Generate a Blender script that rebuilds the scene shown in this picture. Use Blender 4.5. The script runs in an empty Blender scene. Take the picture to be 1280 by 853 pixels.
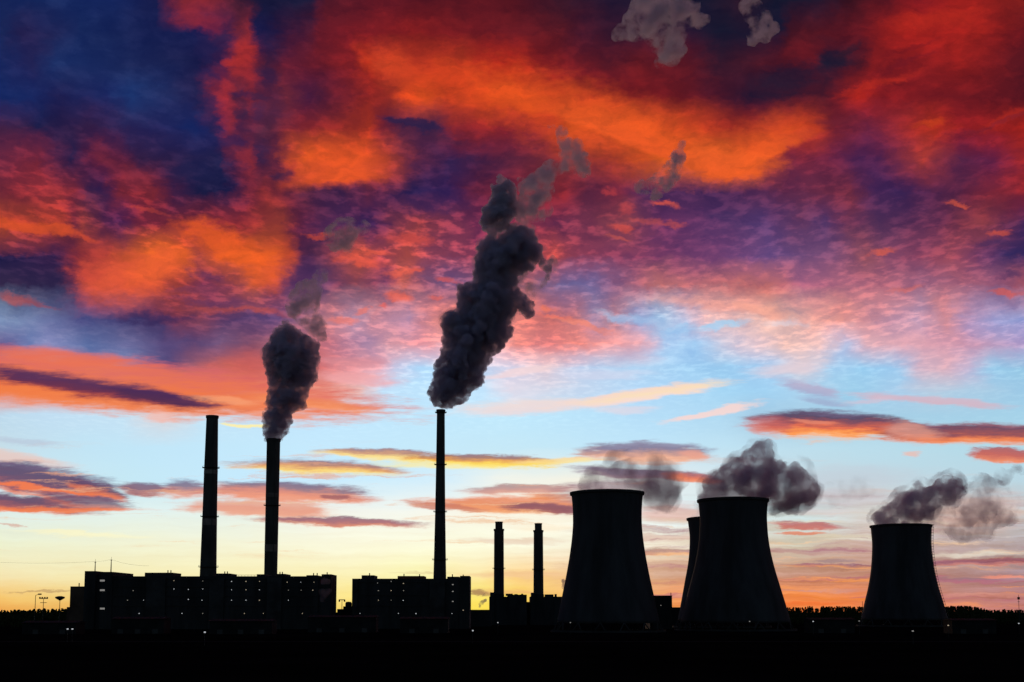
import bpy, bmesh, math, random
from mathutils import Vector, noise as mnoise

C = bpy.context.scene.collection
R = math.radians
sc = bpy.context.scene

# ------------------------------------------------------------------ camera
F_PX, PITCH, CAM_H, PP_Y = 1500.0, R(6.0), 16.0, 607.0
cs, sn = math.cos(PITCH), math.sin(PITCH)
cam = bpy.data.cameras.new("camera")
cam.sensor_width = 36.0
cam.sensor_fit = 'HORIZONTAL'
cam.lens = F_PX / 1280 * 36
cam.shift_y = (PP_Y - 426.5) / 1280
cam.clip_start, cam.clip_end = 1.0, 60000
co = bpy.data.objects.new("camera", cam)
C.objects.link(co)
co.location = (0, 0, CAM_H)
co.rotation_euler = (R(90) + PITCH, 0, 0)
sc.camera = co


def at(px, py, D):
    """where the sight line through a photo point meets the plane y = D"""
    a, b = (px - 640) / F_PX, (PP_Y - py) / F_PX
    dy, dz = cs - b * sn, sn + b * cs
    t = D / dy
    return Vector((a * t, D, CAM_H + dz * t))


def lin(h):
    h = h.lstrip('#')
    out = []
    for i in (0, 2, 4):
        c = int(h[i:i + 2], 16) / 255
        out.append(c / 12.92 if c <= .04045 else ((c + .055) / 1.055) ** 2.4)
    return out


# ------------------------------------------------------------------ node helper
class NT:
    def __init__(s, tree):
        s.t = tree
        s.n = tree.nodes
        s.l = tree.links

    def new(s, typ, **kw):
        n = s.n.new(typ)
        for k, v in kw.items():
            setattr(n, k, v)
        return n

    def put(s, sock, v):
        if v is None:
            return
        if isinstance(v, bpy.types.NodeSocket):
            s.l.new(v, sock)
        else:
            sock.default_value = v

    def math(s, op, a, b=None, c=None, clamp=False):
        n = s.new('ShaderNodeMath', operation=op, use_clamp=clamp)
        for i, v in enumerate((a, b, c)):
            s.put(n.inputs[i], v)
        return n.outputs[0]

    def vec(s, op, a, b=None, c=None, scale=None):
        n = s.new('ShaderNodeVectorMath', operation=op)
        for i, v in enumerate((a, b, c)):
            if v is not None:
                s.put(n.inputs[i], v)
        if scale is not None:
            s.put(n.inputs['Scale'], scale)
        return n.outputs['Value'] if op in ('DOT_PRODUCT', 'LENGTH') else n.outputs[0]

    def xyz(s, x, y, z=0.0):
        n = s.new('ShaderNodeCombineXYZ')
        for i, v in enumerate((x, y, z)):
            s.put(n.inputs[i], v)
        return n.outputs[0]

    def sep(s, v):
        n = s.new('ShaderNodeSeparateXYZ')
        s.put(n.inputs[0], v)
        return n.outputs

    def noise(s, v, scale, detail=4, rough=.5, color=False, lac=2.0, dist=0.0):
        n = s.new('ShaderNodeTexNoise')
        s.put(n.inputs['Vector'], v)
        n.inputs['Scale'].default_value = scale
        n.inputs['Detail'].default_value = detail
        n.inputs['Roughness'].default_value = rough
        n.inputs['Lacunarity'].default_value = lac
        n.inputs['Distortion'].default_value = dist
        return n.outputs['Color'] if color else n.outputs[0]

    def mapr(s, v, a, b, c=0., d=1., smooth=True):
        n = s.new('ShaderNodeMapRange', interpolation_type='SMOOTHSTEP' if smooth else 'LINEAR', clamp=smooth)
        s.put(n.inputs['Value'], v)
        for k, x in zip(('From Min', 'From Max', 'To Min', 'To Max'), (a, b, c, d)):
            s.put(n.inputs[k], x)
        return n.outputs[0]

    def mixc(s, f, a, b):
        n = s.new('ShaderNodeMix', data_type='RGBA', blend_type='MIX', clamp_factor=True)
        s.put(n.inputs[0], f)
        for i, v in ((6, a), (7, b)):
            if not isinstance(v, bpy.types.NodeSocket):
                v = (*v[:3], 1)
            s.put(n.inputs[i], v)
        return n.outputs[2]

    def mulc(s, a, b):
        n = s.new('ShaderNodeMix', data_type='RGBA', blend_type='MULTIPLY')
        n.inputs[0].default_value = 1
        for i, v in ((6, a), (7, b)):
            s.put(n.inputs[i], v if isinstance(v, bpy.types.NodeSocket) else (*v[:3], 1))
        return n.outputs[2]

    def gain(s, amount, kk):
        n = s.new('ShaderNodeCombineColor')
        for i in range(3):
            s.put(n.inputs[i], s.math('MULTIPLY_ADD', amount, kk[i], 1.0))
        return n.outputs[0]

    def mixf(s, f, a, b):
        n = s.new('ShaderNodeMix', data_type='FLOAT', clamp_factor=True)
        s.put(n.inputs[0], f)
        s.put(n.inputs[2], a)
        s.put(n.inputs[3], b)
        return n.outputs[0]

    def ramp(s, f, stops, interp='LINEAR'):
        n = s.new('ShaderNodeValToRGB')
        cr = n.color_ramp
        cr.interpolation = interp
        while len(cr.elements) > 1:
            cr.elements.remove(cr.elements[-1])
        for i, (p, col, a) in enumerate(stops):
            e = cr.elements[0] if i == 0 else cr.elements.new(p)
            e.position = p
            e.color = (*col, a)
        s.put(n.inputs[0], f)
        return n.outputs[0], n.outputs[1]


# ------------------------------------------------------------------ the sky
# Cloud cover is laid out over the sky's directions (a plane of directions towards the afterglow);
# each row: height on that plane, then stops "place hex"; '@' sets how broken-up the cloud is there.
ROWS = """
0|@.25 0 1c2a5c 60 1a2b5e 140 1a2a60 195 1b1f4c 212 5a2340 228 8a2a35 255 8f2a35 280 7a2838 297 3a1c30 322 1a1a3a 388 1a1a38 410 5a1c2a 480 6b1b26 560 5c1822 640 5c1822 700 3c1a2a 760 261830 880 1c1a30 930 2c182a 965 1a1a30 1025 1c1a30 1060 3c1420 1110 5a1722 1150 8a1c22 1200 a5221f 1250 96221f 1280 8a2220
40|@.25 0 1b2858 30 2a2450 60 262555 100 1a2a5c 190 1b2352 240 1c2050 255 2c2050 284 3a2048 300 7a2838 311 8a2a36 317 4a2040 324 1c1c48 338 201a40 385 4a1a30 400 701d2a 460 861f26 520 8e2022 580 7a1d24 640 701c24 700 641c26 730 4c1a2c 760 3a182c 860 2a1830 900 1a1a30 940 241a30 970 1c1a32 985 4a1825 1030 581823 1070 6a1a24 1092 8a1e22 1130 a8221e 1170 b02420 1230 a3231f 1280 6a1820
80|@.25 0 1c2a60 40 2a2858 70 203368 110 1f2e62 160 1d2b5e 200 1c204c 250 1e1f4a 282 40224a 297 a02c30 312 a22c32 324 6a2438 336 43203c 360 6a2034 400 6e1d2a 440 8c2226 460 c4321f 475 d24228 492 da4626 520 c83a24 548 ca3c22 580 c53a22 605 b82a20 640 c02c1f 672 8e2022 720 7a1d24 760 5c1b28 800 6c1c24 860 601a26 900 381a2c 940 5a1c28 985 5a1824 1012 6e1a24 1032 1e1a30 1055 221a30 1075 4a1826 1092 8c1f22 1130 861d22 1200 9a2120 1280 5a1822
120|@.25 0 1a2c64 40 1c2a62 80 242454 130 1f2a62 165 223a72 200 1c2e68 240 1e2456 248 2a2450 262 8a2a3a 280 a82e38 296 5a2840 312 8a2a3a 326 6a2840 340 5e2640 354 742a3a 380 542040 400 56203a 430 6a2030 460 962826 490 a83226 510 e04a22 530 ea5022 560 d84423 590 e04820 640 e85020 662 e84e20 690 c83222 720 921f22 760 8a1f24 800 821e24 850 721c24 900 561b28 940 281830 1000 3a1a30 1030 4a1a2a 1052 7a1e26 1072 b0261f 1100 901f24 1180 7c1b24 1280 5e1822
160|@.3 0 4c2444 25 50264a 50 24224c 90 22204a 106 3a2248 130 2a244e 170 2a2654 210 1c2a60 240 1c2a62 272 28265a 290 7c2a40 302 4a2446 316 6a2a44 332 542840 350 6a2838 380 8a2830 410 902a34 440 a03028 460 b83826 478 7a2434 500 4a2444 545 5a2844 570 8a2832 600 9c2a2c 640 8e2430 675 9a2c2c 700 c84428 720 f06024 780 f05c24 830 e85424 860 d04424 900 b82e22 940 8e2226 962 8a2228 1000 c03424 1022 c03826 1042 7c2430 1080 702540 1140 a8282a 1165 bc3222 1200 9e2226 1240 a8241f 1280 a8241f
200|@.4 0 7a2c44 20 8a3040 50 8c2c3c 70 5a2646 90 30224a 102 5a2448 125 70243e 150 66243e 167 3c2246 200 24224e 240 1c2456 280 22224c 292 5a2844 310 8a2c3a 322 4a2444 345 6e2a40 360 d04c30 380 ee5c28 420 f05a28 450 ea5628 480 d84c30 500 a03a38 522 602846 560 3c2450 600 4a2244 640 6a2440 680 7a2a3c 720 902a34 762 a83a30 800 dc5428 830 f06426 900 f46628 930 f06828 962 cc4c2c 985 8c2e40 1015 7a2a44 1040 762844 1075 4c2450 1100 562650 1130 90283a 1155 b03c38 1200 5c2648 1240 70264a 1280 a42a30
240|@.6 0 8c3040 20 a23440 60 9e3440 90 8a2e40 112 40244e 132 3c2250 152 8a2c3c 190 8a2c3a 212 50244a 250 22204a 290 22204c 312 7c2a40 330 8e3038 360 7c2c3e 380 5c2844 420 48264e 460 6a2a48 490 4a2450 520 2e2456 560 40245a 600 6a2644 640 8c2c40 700 942c3a 732 6e2c48 770 8a3048 802 4c2a58 850 502c5c 900 4e2c5c 960 5c2c54 1000 6a2c50 1060 7a3048 1092 502a5c 1120 44285c 1150 582a54 1200 60284a 1232 8a2c40 1280 9c2a34
280|@.7 0 c84e34 40 c84834 72 c04438 88 7a2e44 102 a04040 122 803448 136 5a2850 152 58285a 176 7a2a44 212 8a2e40 240 98323c 300 9c323c 330 b03c3a 350 b8443c 372 7a2c48 402 5a2c58 440 502a5c 472 48285c 492 8a3c54 522 a8444c 560 8e3c58 602 7a3058 660 9a3850 700 7e3456 740 8a3c58 780 a04a58 830 74386a 872 6a386c 920 5c3a70 960 60407a 1000 70406c 1032 5a3a70 1062 7a3a5c 1100 5c3460 1140 60345e 1172 6e3458 1202 8a3c50 1232 94404e 1262 6c3054 1280 4a2a5c
320|@.6 0 241f4c 40 26204c @.5 72 3c2450 @.25 102 88303c 130 b8443c 160 d85a38 190 f06a2c 230 ea6230 250 a84844 290 e4602e 330 e8622c 360 c84c34 @.8 376 50284e 402 6a3452 430 b04c4c 450 d0584c 480 b04a58 510 c85450 540 a04860 572 9a4464 600 904060 660 a04458 @.6 690 b84c50 722 90405c 760 8a4068 800 80406c 850 7a4070 900 80487c 960 74508c 1000 704c80 1042 80507c 1080 985468 1112 8a4c70 1150 90486a 1190 9c4c64 1232 6c3c6c 1262 3c2e66 1280 382a60
355|@.2 0 34284e 40 3a2850 72 30264e 90 5c2c4c 106 c04a40 140 e05c3c 172 ea6038 192 d8583c @.5 222 a0403f 260 80385a 292 9a4450 322 c85a48 342 a04450 @.8 362 80406a 402 6c4474 446 a04c5c 480 84466c 502 c0605c 530 90587c 562 7c5888 600 8c5880 @.5 660 a06478 700 7a6aa0 740 786aa4 762 8a6490 792 9c6080 822 c07078 860 b46a7c 900 c06c74 960 d07478 1000 b0688c 1050 b87088 1100 b46a84 1150 9c6488 1200 ac6480 1240 9c5c80 1280 a85870
400|@.15 0 7e94c0 22 7486b4 60 7078aa 100 505088 140 484478 172 383060 200 3c2e5e @.4 222 7a3850 250 8c4458 282 5c3c68 312 4a3668 342 5a4478 @.45 390 b07888 412 d08490 442 c49ab8 470 d890a0 510 c894b4 532 e89098 550 ee8c88 640 ec8680 662 e0786c 692 d07070 722 d08088 742 a88cb0 772 c08898 802 a4b0e0 822 a8c8f0 852 c0c4e8 882 ecc0c8 922 f0c0c0 960 f4c0b8 992 e8b4b0 1022 e8a49c 1050 ec9c98 1082 d894a0 1150 c8a0c0 1182 d8909c 1212 b89cc8 1252 9ca0d8 1280 9ca4dc
430|@.12 0 6a5c90 40 6c7cb0 62 8c90c0 112 5c70a4 160 6c6c9c 202 5c4c7c 240 5c4470 272 70547c 312 7c4c68 350 b06878 @.3 402 c4707c 432 c07c90 462 b088a8 492 d898a4 530 f09ca4 562 f4a8ac 622 ffb0b0 642 f09088 682 e88484 722 f08c84 762 f0a0a0 802 f0b0b8 832 b0d0f4 872 a8d0f6 902 d0d0e4 942 e8ccd4 982 f0c4bc 1022 ecc4c4 1052 c0c8e8 1082 e8b4bc 1122 e0acb8 1162 dca0b0 1202 d89cb0 1242 b89cc0 1280 b8a0cc
460|@.1 0 e87858 40 e87458 80 cc6864 112 7a78a4 152 7c8cba 182 5c6090 212 504878 242 a06070 282 c86458 312 c86058 350 c86a66 402 d87474 @.2 432 e49498 472 f0b0bc 502 c8d4f0 522 b4dcfc 562 bce0fc 640 dcd8ec 682 e8d0d8 722 c8d4ee 762 bcd8f4 852 a8d4f6 902 9cccf0 962 a8d0f4 1002 dccfd8 1042 a8d0f0 1082 98ccf0 1122 a0ccf0 1152 d8b8c8 1182 e0b4c0 1212 c8bcd8 1242 9cccec 1280 9ccce8
490|@.08 0 f07848 60 f47840 120 f07848 180 f07c48 240 f48048 300 f09060 340 f09c80 402 f0a090 450 e8c0bc 482 c4e4fc 522 c4e8ff 602 c8e8ff 640 e8e0ec 682 d8dcec 722 c8dcf2 802 b8dcfa 902 a8d8f6 962 a4d4f4 1002 b0d8f2 1062 a0d0ec 1122 acd0ec 1162 b8d0e4 1280 a0cce8
520|@.05 0 c0dcee 60 c4e0f4 152 c8e4f6 202 dcd8dc 252 c8e6f8 402 c4e8ff 640 c4ecff 802 b8e0fa 902 b4dcf4 942 a8cce4 1280 a8d4ea
560|@0 0 c8e0ea 100 c4e6f6 200 c4e8fa 400 c8ecff 640 c8eaf8 800 c4e8fa 1000 c0e0ee 1280 b4dae8
600|@0 0 d0e8f0 150 c8eaf6 300 c8ecff 450 cceeff 560 d8f0fc 640 f4f6ec 720 f8f4e4 850 e4eef0 1000 c8dce4 1280 bcd8e4
640|@0 0 e0f0ec 150 e4f4f0 300 e8f4ee 400 f4f4ea 500 f8faf0 600 fcf8e8 700 fff8e4 820 e8f4f4 860 e0f0f0 1000 d0e4e4 1080 d8d4cc 1280 c8cccd
680|@0 0 f0f2d0 150 f4f4d4 300 f8f6d8 450 fffce0 600 fffee0 700 fffce4 830 f4e8d0 900 dcc8b4 1000 d0c4ac 1080 ccaca0 1280 b8a8a8
720|@0 0 f8e8b4 150 f8ecb4 300 fcf0b8 450 fff4b8 520 fff8b4 600 ffe8a4 650 ffd48c 700 f8cc90 850 d4a080 1000 c48e78 1100 c08870 1280 a48084
745|@0 0 f8c870 60 f4cc78 200 f8d888 430 ffe890 600 ffe870 640 ffd860 700 fcc870 850 f4a068 1000 f08848 1060 f08850 1200 c08478 1280 b87c78
765|@0 0 f0a850 100 f0b458 430 f8d060 600 ffe050 700 f8b850 900 f08040 1000 f07838 1100 e88050 1280 c07870
"""


def parse_rows():
    out = []
    for ln in ROWS.strip().splitlines():
        y, rest = ln.split('|')
        amp, stops, tok = .2, [], rest.split()
        i = 0
        while i < len(tok):
            if tok[i][0] == '@':
                amp = float(tok[i][1:])
                i += 1
                continue
            stops.append((min(1, max(0, float(tok[i]) / 1280)), lin(tok[i + 1]), amp))
            i += 2
        while len(stops) > 32:  # a ramp holds 32 stops: drop the one its neighbours predict best
            def err(j):
                (p0, c0, _), (p1, c1, _), (p2, c2, _) = stops[j - 1:j + 2]
                f = (p1 - p0) / max(p2 - p0, 1e-6)
                return sum(abs(a + (b - a) * f - m) for a, b, m in zip(c0, c2, c1))
            stops.pop(min(range(1, len(stops) - 1), key=err))
        assert all(a[0] < b[0] for a, b in zip(stops, stops[1:])), y
        out.append((float(y), stops))
    return out


# soft cloud banks: x, y, half length, half depth, slope in degrees, colours from top to bottom, cover, softness
HIGH = [  # an extra number cuts the bank along its own axis: a crisp lower edge
    (600, 108, 85, 30, 16, 'e64a22', .6, .95), (490, 84, 52, 26, 24, 'dc4626', .65, .95), (560, 96, 60, 24, 10, 'd84422', .5, .95),
    (700, 140, 150, 60, 20, 'd84a22', .6, .95),
    (775, 176, 175, 66, 21, 'f05c26', .85, 1, 0), (790, 182, 120, 30, 21, 'ee5a2a', .55, 1, 0),
    (966, 196, 82, 62, -28, 'f05a26', .85, .9, 0), (950, 204, 60, 30, -28, 'f0602a', .55, 1, 0),
    (905, 206, 80, 22, 2, 'f0602a', .9, .7), (640, 120, 60, 22, 20, 'ee5622', .7, .9),
    (428, 228, 80, 62, -3, 'ec5629', .85, .95, 0), (432, 226, 60, 36, -3, 'ee5c2c', .5, .9, 0), (360, 215, 10, 20, 20, 'a83838', .6, .9),
    (162, 346, 80, 34, -10, 'dc5640', .75, .85), (195, 335, 52, 24, -18, 'ea6236', .7, .9), (110, 340, 30, 14, 0, 'd04c40', .7, .7),
    (284, 306, 84, 24, 25, 'e25a2a', .75, .8), (300, 318, 50, 15, 26, 'ee622c', .7, .9),
    (332, 342, 40, 28, 10, 'e85e2a', .7, .8), (270, 295, 60, 14, 15, 'e85a2c', .5, .9),
    (40, 284, 70, 10, 8, 'da5230', .8, .6), (105, 298, 26, 6, 10, 'd04c38', .8, .6), (20, 272, 40, 8, 6, 'b84038', .5, .8), (65, 240, 44, 9, 6, 'b03a40', .5, .9),
    (518, 157, 55, 8, 12, '2e2248', .85, .7), (560, 172, 40, 5, 14, '4a2440', .6, .8), (258, 343, 36, 8, 14, '54305a', .8, .8), (250, 362, 60, 5, -4, '7a3a58', .6, .8),
    (268, 376, 80, 5, 4, '5c3460', .5, .9), (300, 388, 90, 6, 2, 'c85448', .5, .9), (200, 398, 70, 9, 4, '3a2c5c', .7, .9),
    (1040, 76, 26, 17, -10, '1c1a30', .85, .55), (1060, 62, 18, 6, -40, '241a2c', .7, .7), (985, 100, 52, 26, -10, '241a30', .8, .8), (1010, 60, 40, 12, -10, '6a1a24', .6, .8),
    (352, 218, 20, 9, 0, '2c2248', .8, .6), (22, 373, 34, 8, 6, 'b8524c', .7, .7), (50, 378, 30, 4, 10, '94485a', .6, .8),
    (282, 142, 20, 36, -14, 'a42e38', .55, .8), (304, 68, 14, 26, 14, 'b23030', .75, .7), (290, 82, 14, 7, 0, 'b83232', .7, .7), (334, 45, 14, 30, 10, '1c1c48', .4, .9),
    (258, 60, 22, 20, 10, '201f4c', .85, .7), (278, 48, 26, 7, 20, '35224a', .7, .8), (262, 92, 18, 8, 20, '2a2250', .8, .7), (336, 98, 20, 14, 0, '2e2046', .6, .8), (322, 118, 18, 6, 10, '3a2446', .7, .7),
    (312, 96, 26, 8, 14, 'a82e34', .6, .7), (256, 128, 16, 40, -18, '22224e', .8, .7), (345, 140, 22, 14, 0, '4a2444', .6, .9),
    (300, 118, 22, 6, 6, '3c2248', .8, .7), (268, 156, 10, 22, -16, '28234f', .8, .7), (320, 138, 11, 16, 0, '45264a', .75, .8), (292, 178, 26, 9, 0, '3a2450', .75, .8), (284, 108, 18, 10, 30, 'b43236', .6, .8),
    (300, 142, 16, 8, 0, '3c2444', .8, .6), (326, 190, 16, 18, 10, '32244c', .5, .9), (240, 18, 34, 20, 20, '942a35', .7, .7), (268, 30, 22, 16, 0, '962838', .5, .8), (310, 195, 16, 10, -20, '942e3c', .6, .7),
    (130, 195, 16, 30, -30, '7a2a3e', .6, .9), (170, 222, 40, 14, 30, '8c2e3c', .5, .9), (180, 262, 34, 4, 8, 'c04440', .6, .8), (245, 215, 40, 26, 0, '1e2250', .6, .9),
    (385, 350, 20, 34, -25, '4c2c5c', .75, .7), (540, 250, 70, 22, 0, '38245a', .55, .9), (460, 285, 14, 30, 0, '40285c', .5, .9),
    (1170, 24, 74, 15, -6, 'b82a20', .65, .9), (1100, 104, 60, 7, -17, 'b42a22', .7, .8), (1130, 80, 60, 5, -20, '741a24', .6, .9), (1140, 60, 50, 4, -18, '7a1a22', .5, .9),
    (1165, 154, 26, 6, -6, 'c8401f', .7, .8), (1255, 148, 54, 9, -24, 'b42c22', .6, .9), (1270, 75, 30, 20, 0, '5c1822', .6, .9), (1230, 160, 90, 5, -20, '742030', .5, .9), (1060, 150, 50, 6, -4, '702434', .5, .9),
    (1250, 293, 20, 5, 0, 'd05448', .8, .6), (1105, 312, 24, 5, -4, 'dc6050', .8, .6), (1255, 366, 36, 5, -2, 'd05850', .8, .6), (1200, 256, 18, 4, 0, 'd85848', .8, .6), (1260, 345, 24, 5, 0, '302a60', .6, .8), (1130, 360, 30, 5, -8, 'd46a68', .6, .8), (1240, 305, 40, 5, 0, '3c2c60', .6, .9),
    (498, 373, 20, 7, 3, 'f06858', .85, .5), (478, 384, 9, 6, 3, 'e0605c', .8, .6), (430, 400, 24, 7, 6, 'f07a6c', .75, .6), (450, 390, 12, 5, 3, 'e87870', .8, .6),
    (450, 326, 42, 8, 5, 'ee5c4c', .75, .6), (500, 342, 30, 7, -5, 'e86254', .75, .6), (515, 302, 44, 9, 6, 'd8504c', .7, .7), (520, 338, 16, 5, 0, 'f06050', .7, .6), (560, 352, 20, 5, 8, 'e4605c', .7, .6), (545, 372, 16, 4, 0, 'e86860', .7, .6), (398, 296, 22, 4, 4, 'd8503c', .7, .7), (470, 318, 24, 5, 4, 'f0604c', .7, .6),
    (688, 386, 16, 5, 8, 'f07a60', .8, .6), (730, 408, 50, 5, 14, 'ee8878', .7, .7), (700, 398, 26, 4, 14, 'e87468', .7, .7),
    (785, 398, 50, 8, 10, 'a4c4ee', .7, .9), (900, 408, 44, 6, -8, 'a0d4fa', .9, .6), (850, 414, 26, 8, -6, 'a4d0f8', .8, .8),
    (880, 380, 90, 11, 4, 'f0a098', .5, .95), (955, 388, 50, 12, 12, 'f8a898', .55, .9), (980, 405, 40, 7, 0, 'd0d0e4', .6, .9),
    (780, 286, 24, 6, 4, 'd0504c', .8, .6), (832, 254, 26, 5, 12, 'e05a4c', .8, .6), (782, 262, 14, 7, 0, 'c04850', .75, .7), (755, 240, 12, 5, 0, 'c04048', .7, .7), (845, 282, 18, 5, 10, 'c85458', .7, .7), (812, 276, 40, 5, 4, 'c05050', .6, .7), (900, 270, 24, 6, 0, '443266', .5, .8), (772, 300, 16, 4, 8, 'd05c58', .7, .6),
]
LOW = [
    # long bank at the left with its dark core
    (150, 482, 340, 34, 5, 'd8686a e87458 f07a48 f48448', .95, .55),
    (90, 449, 130, 12, 7, 'ec7050 f07850', .7, .8),
    (112, 484, 170, 14, 8.5, '6a3c5c 4a2c58 5a2c50 a04448', .95, .65),
    (205, 497, 75, 7, 8, '4a2c58 54304f', .9, .6),
    (330, 462, 60, 26, 6, 'c05c60 e0685c', .6, .9),
    (390, 502, 84, 9, 6, 'e88070 f08858 fca070', .85, .6), (350, 519, 50, 4, 4, 'f49878', .7, .7),
    (285, 500, 50, 6, 6, 'ffb080', .5, .8), (200, 522, 22, 6, 2, 'f4bcb0', .7, .8),
    (450, 474, 60, 9, 4, 'f0a0a4 f4aeb0', .7, .8), (440, 452, 50, 8, 6, 'c88494 e49498', .6, .9),
    (310, 532, 40, 1.8, 2, 'fff0a8', .9, .6),
    # banks lower at the left
    (20, 572, 80, 9, 10, 'f0c4b4 f6b8a0', .6, .8), (30, 553, 50, 5, 5, 'b8c4d8', .6, .8),
    (42, 600, 122, 20, 9, '6a5478 5c4468 6c4464 c86858', .95, .55),
    (120, 612, 40, 10, 14, '6c5474 684a66 d87458 f48050', .9, .5),
    (55, 612, 90, 3.2, 8, 'f88050', .9, .7), (20, 629, 110, 12, 5, '6a4868 643f60 9c4e58 f07848', .95, .6),
    (45, 620, 60, 3, 12, 'f4855c', .6, .8), (110, 628, 60, 8, 6, '6c5070 704e68 d87860', .85, .6), (60, 637, 120, 4, 0, 'f07a4c f88a58', .85, .7),
    (183, 611, 30, 9, 4, '745c7c 84566c c87868', .9, .6), (228, 611, 34, 12, 3, '70587c 7c5c78 d8806c f0a488', .85, .6),
    (360, 616, 110, 14, 3, '74607f 906878 d87c68 f08e68 f4a080', .9, .5),
    (325, 637, 100, 12, 3, 'e8a890 e88e70 f09c78', .85, .6), (430, 653, 112, 5.5, 1.5, '8a6478 a8606c e88860', .92, .6),
    (420, 622, 22, 4, 2, '8a5464', .7, .7), (100, 668, 90, 4, 3, 'fff8c8', .7, .9),
    (15, 657, 20, 2, 6, 'd8a898', .7, .7),
    # glowing yellow banks in the middle
    (400, 585, 112, 10, 2.5, '94707c a87468 e09858 ffd468 ffe888', .92, .6),
    (480, 569, 90, 7.5, 3, '9a7884 c8906c ffdc80 ffe998', .92, .5),
    (610, 576, 95, 9, 1.5, '98747c a87868 e8a050 ffd850 ffe880', .95, .45),
    (700, 576, 60, 5, -3, 'ffd890 ffe890', .8, .7), (550, 582, 90, 5, 2, 'ffe880 fff0a0', .7, .8),
    (655, 612, 80, 7, -1, 'a88488 c88880 e8a088', .85, .6), (640, 632, 120, 12, 2, 'f0a080 e88454 f08c50 f8a868', .9, .55),
    (685, 637, 60, 7, 4, '84566c 7a4c64 9c5664', .85, .6), (690, 622, 40, 5, 0, 'f08840', .7, .8), (560, 634, 50, 5, 6, 'c87868', .7, .7),
    (640, 676, 75, 5, 1, 'ecd4bc', .8, .8), (690, 660, 60, 6, 0, 'ffeccc', .5, .9),
    # right of the middle
    (812, 566, 82, 14, 2, '9088a4 80708e c89084 f4ac88 f8c0a0', .9, .45), (870, 568, 26, 6, 8, 'f4a890', .7, .8),
    (800, 592, 90, 7, 4, '80708c 86708c b08490', .9, .6), (865, 598, 34, 8, 8, '986878 f08058 f49068', .92, .55),
    (770, 606, 70, 8, 0, '9c8494 b09098', .7, .8), (840, 640, 60, 14, 0, 'd8a4a0 e8a88c', .7, .8),
    (840, 690, 80, 4, 0, '8c6a78 ffb878', .8, .6), (840, 672, 70, 5, 0, 'dcb8a8', .7, .8), (850, 712, 90, 14, 0, 'd0a48c', .7, .9),
    (740, 620, 60, 14, 0, '8c6a80', .6, .9),
    (800, 494, 115, 8.5, -8, 'fcd8c8 ffe0b8 fcdcd4', .92, .6), (660, 508, 110, 11, -3, 'f4dcd4 f0d8d8', .8, .8),
    (890, 516, 70, 4.5, -11, 'fcd8d0', .85, .7), (650, 466, 60, 6, -8, 'f8d8d8', .7, .8), (780, 512, 50, 6, 0, 'e8d8e0', .6, .9),
    (985, 462, 55, 10, -6, 'e4d0d8', .7, .9), (760, 468, 60, 8, 0, 'd8d8ec', .5, .9),
    (1012, 487, 46, 9, 14, 'c0a8c4 a49cc0', .7, .8), (1030, 502, 40, 5, 8, '9ca0c4', .6, .9), (1170, 500, 110, 6, 5, 'd4b8c8 dcb0bc', .8, .7),
    (1090, 500, 40, 4, -6, 'd8c0d0', .6, .9),
    (1038, 531, 100, 19, 2, '6a5878 584460 9c4c50 e86c48 ff9848 ffb880', .97, .5),
    (1020, 527, 36, 3, 3, 'f08c70', .7, .8), (960, 531, 30, 14, 6, '98586c e87058', .7, .7),
    (1110, 533, 60, 5, 3, '604864 d86850', .8, .6),
    (1220, 543, 130, 15, 0, '985c6c 6c4058 a04c4c f07c44 f89c68', .96, .55), (1140, 540, 40, 10, 8, 'e8a898 f4a088', .6, .8),
    (1255, 570, 44, 9, 1, 'a86068 c86054 f48c60', .95, .4), (1140, 567, 12, 5, 0, 'f0b8a8', .7, .8),
    (1060, 600, 110, 22, -4, 'c4ccd8 c8c8d0', .5, .9), (1050, 622, 90, 14, 0, 'ccb8bc', .5, .9), (1220, 640, 80, 30, -6, 'd8a898 d8a490', .65, .9),
    # streaks over the horizon at the right
    (1005, 657, 48, 4, 3, 'b07078 d87468', .9, .6), (1000, 666, 30, 2.8, 1, 'e08868', .9, .6), (1030, 640, 60, 6, 0, 'dcd0d0', .6, .9),
    (1000, 690, 90, 4, 2, 'b88c94 c89c94', .7, .8), (1050, 709, 100, 2.6, 1, '8c5c70 f4a868', .9, .6), (1045, 703, 30, 2.5, 0, 'a08488', .7, .8),
    (1235, 702, 105, 5, -1, 'b06c78 945a6c d88878', .92, .55), (1225, 692, 90, 4, -1, 'e8dcc4', .6, .9), (1060, 672, 60, 5, 0, 'e8e4cc', .6, .9),
    (1060, 726, 100, 2.6, 1, 'f8a060', .8, .7), (1260, 720, 40, 3, 0, 'ec9078', .8, .7), (1200, 724, 80, 2.5, 0, '8c6878', .6, .8),
    (1020, 738, 60, 3, 0, 'c89088', .6, .8), (1060, 748, 90, 2.5, 0, 'f89048', .8, .8), (1230, 745, 80, 3, 0, 'd8907c', .6, .8),
    (1000, 755, 60, 3, 0, 'f87838', .7, .8), (910, 690, 60, 3, 0, 'a47888', .6, .8), (880, 745, 90, 4, 0, 'e8a480', .5, .9),
    (640, 740, 60, 4, 0, 'e8a878', .5, .9), (650, 720, 90, 5, 1, 'f0c094', .5, .9), (598, 741, 16, 2.5, 2, '8c5c50', .7, .7),
    (50, 739.5, 46, 1.3, -2, 'b08a60', .6, .7), (530, 717, 40, 1.4, 0, 'd8c090', .5, .8),
]


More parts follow.
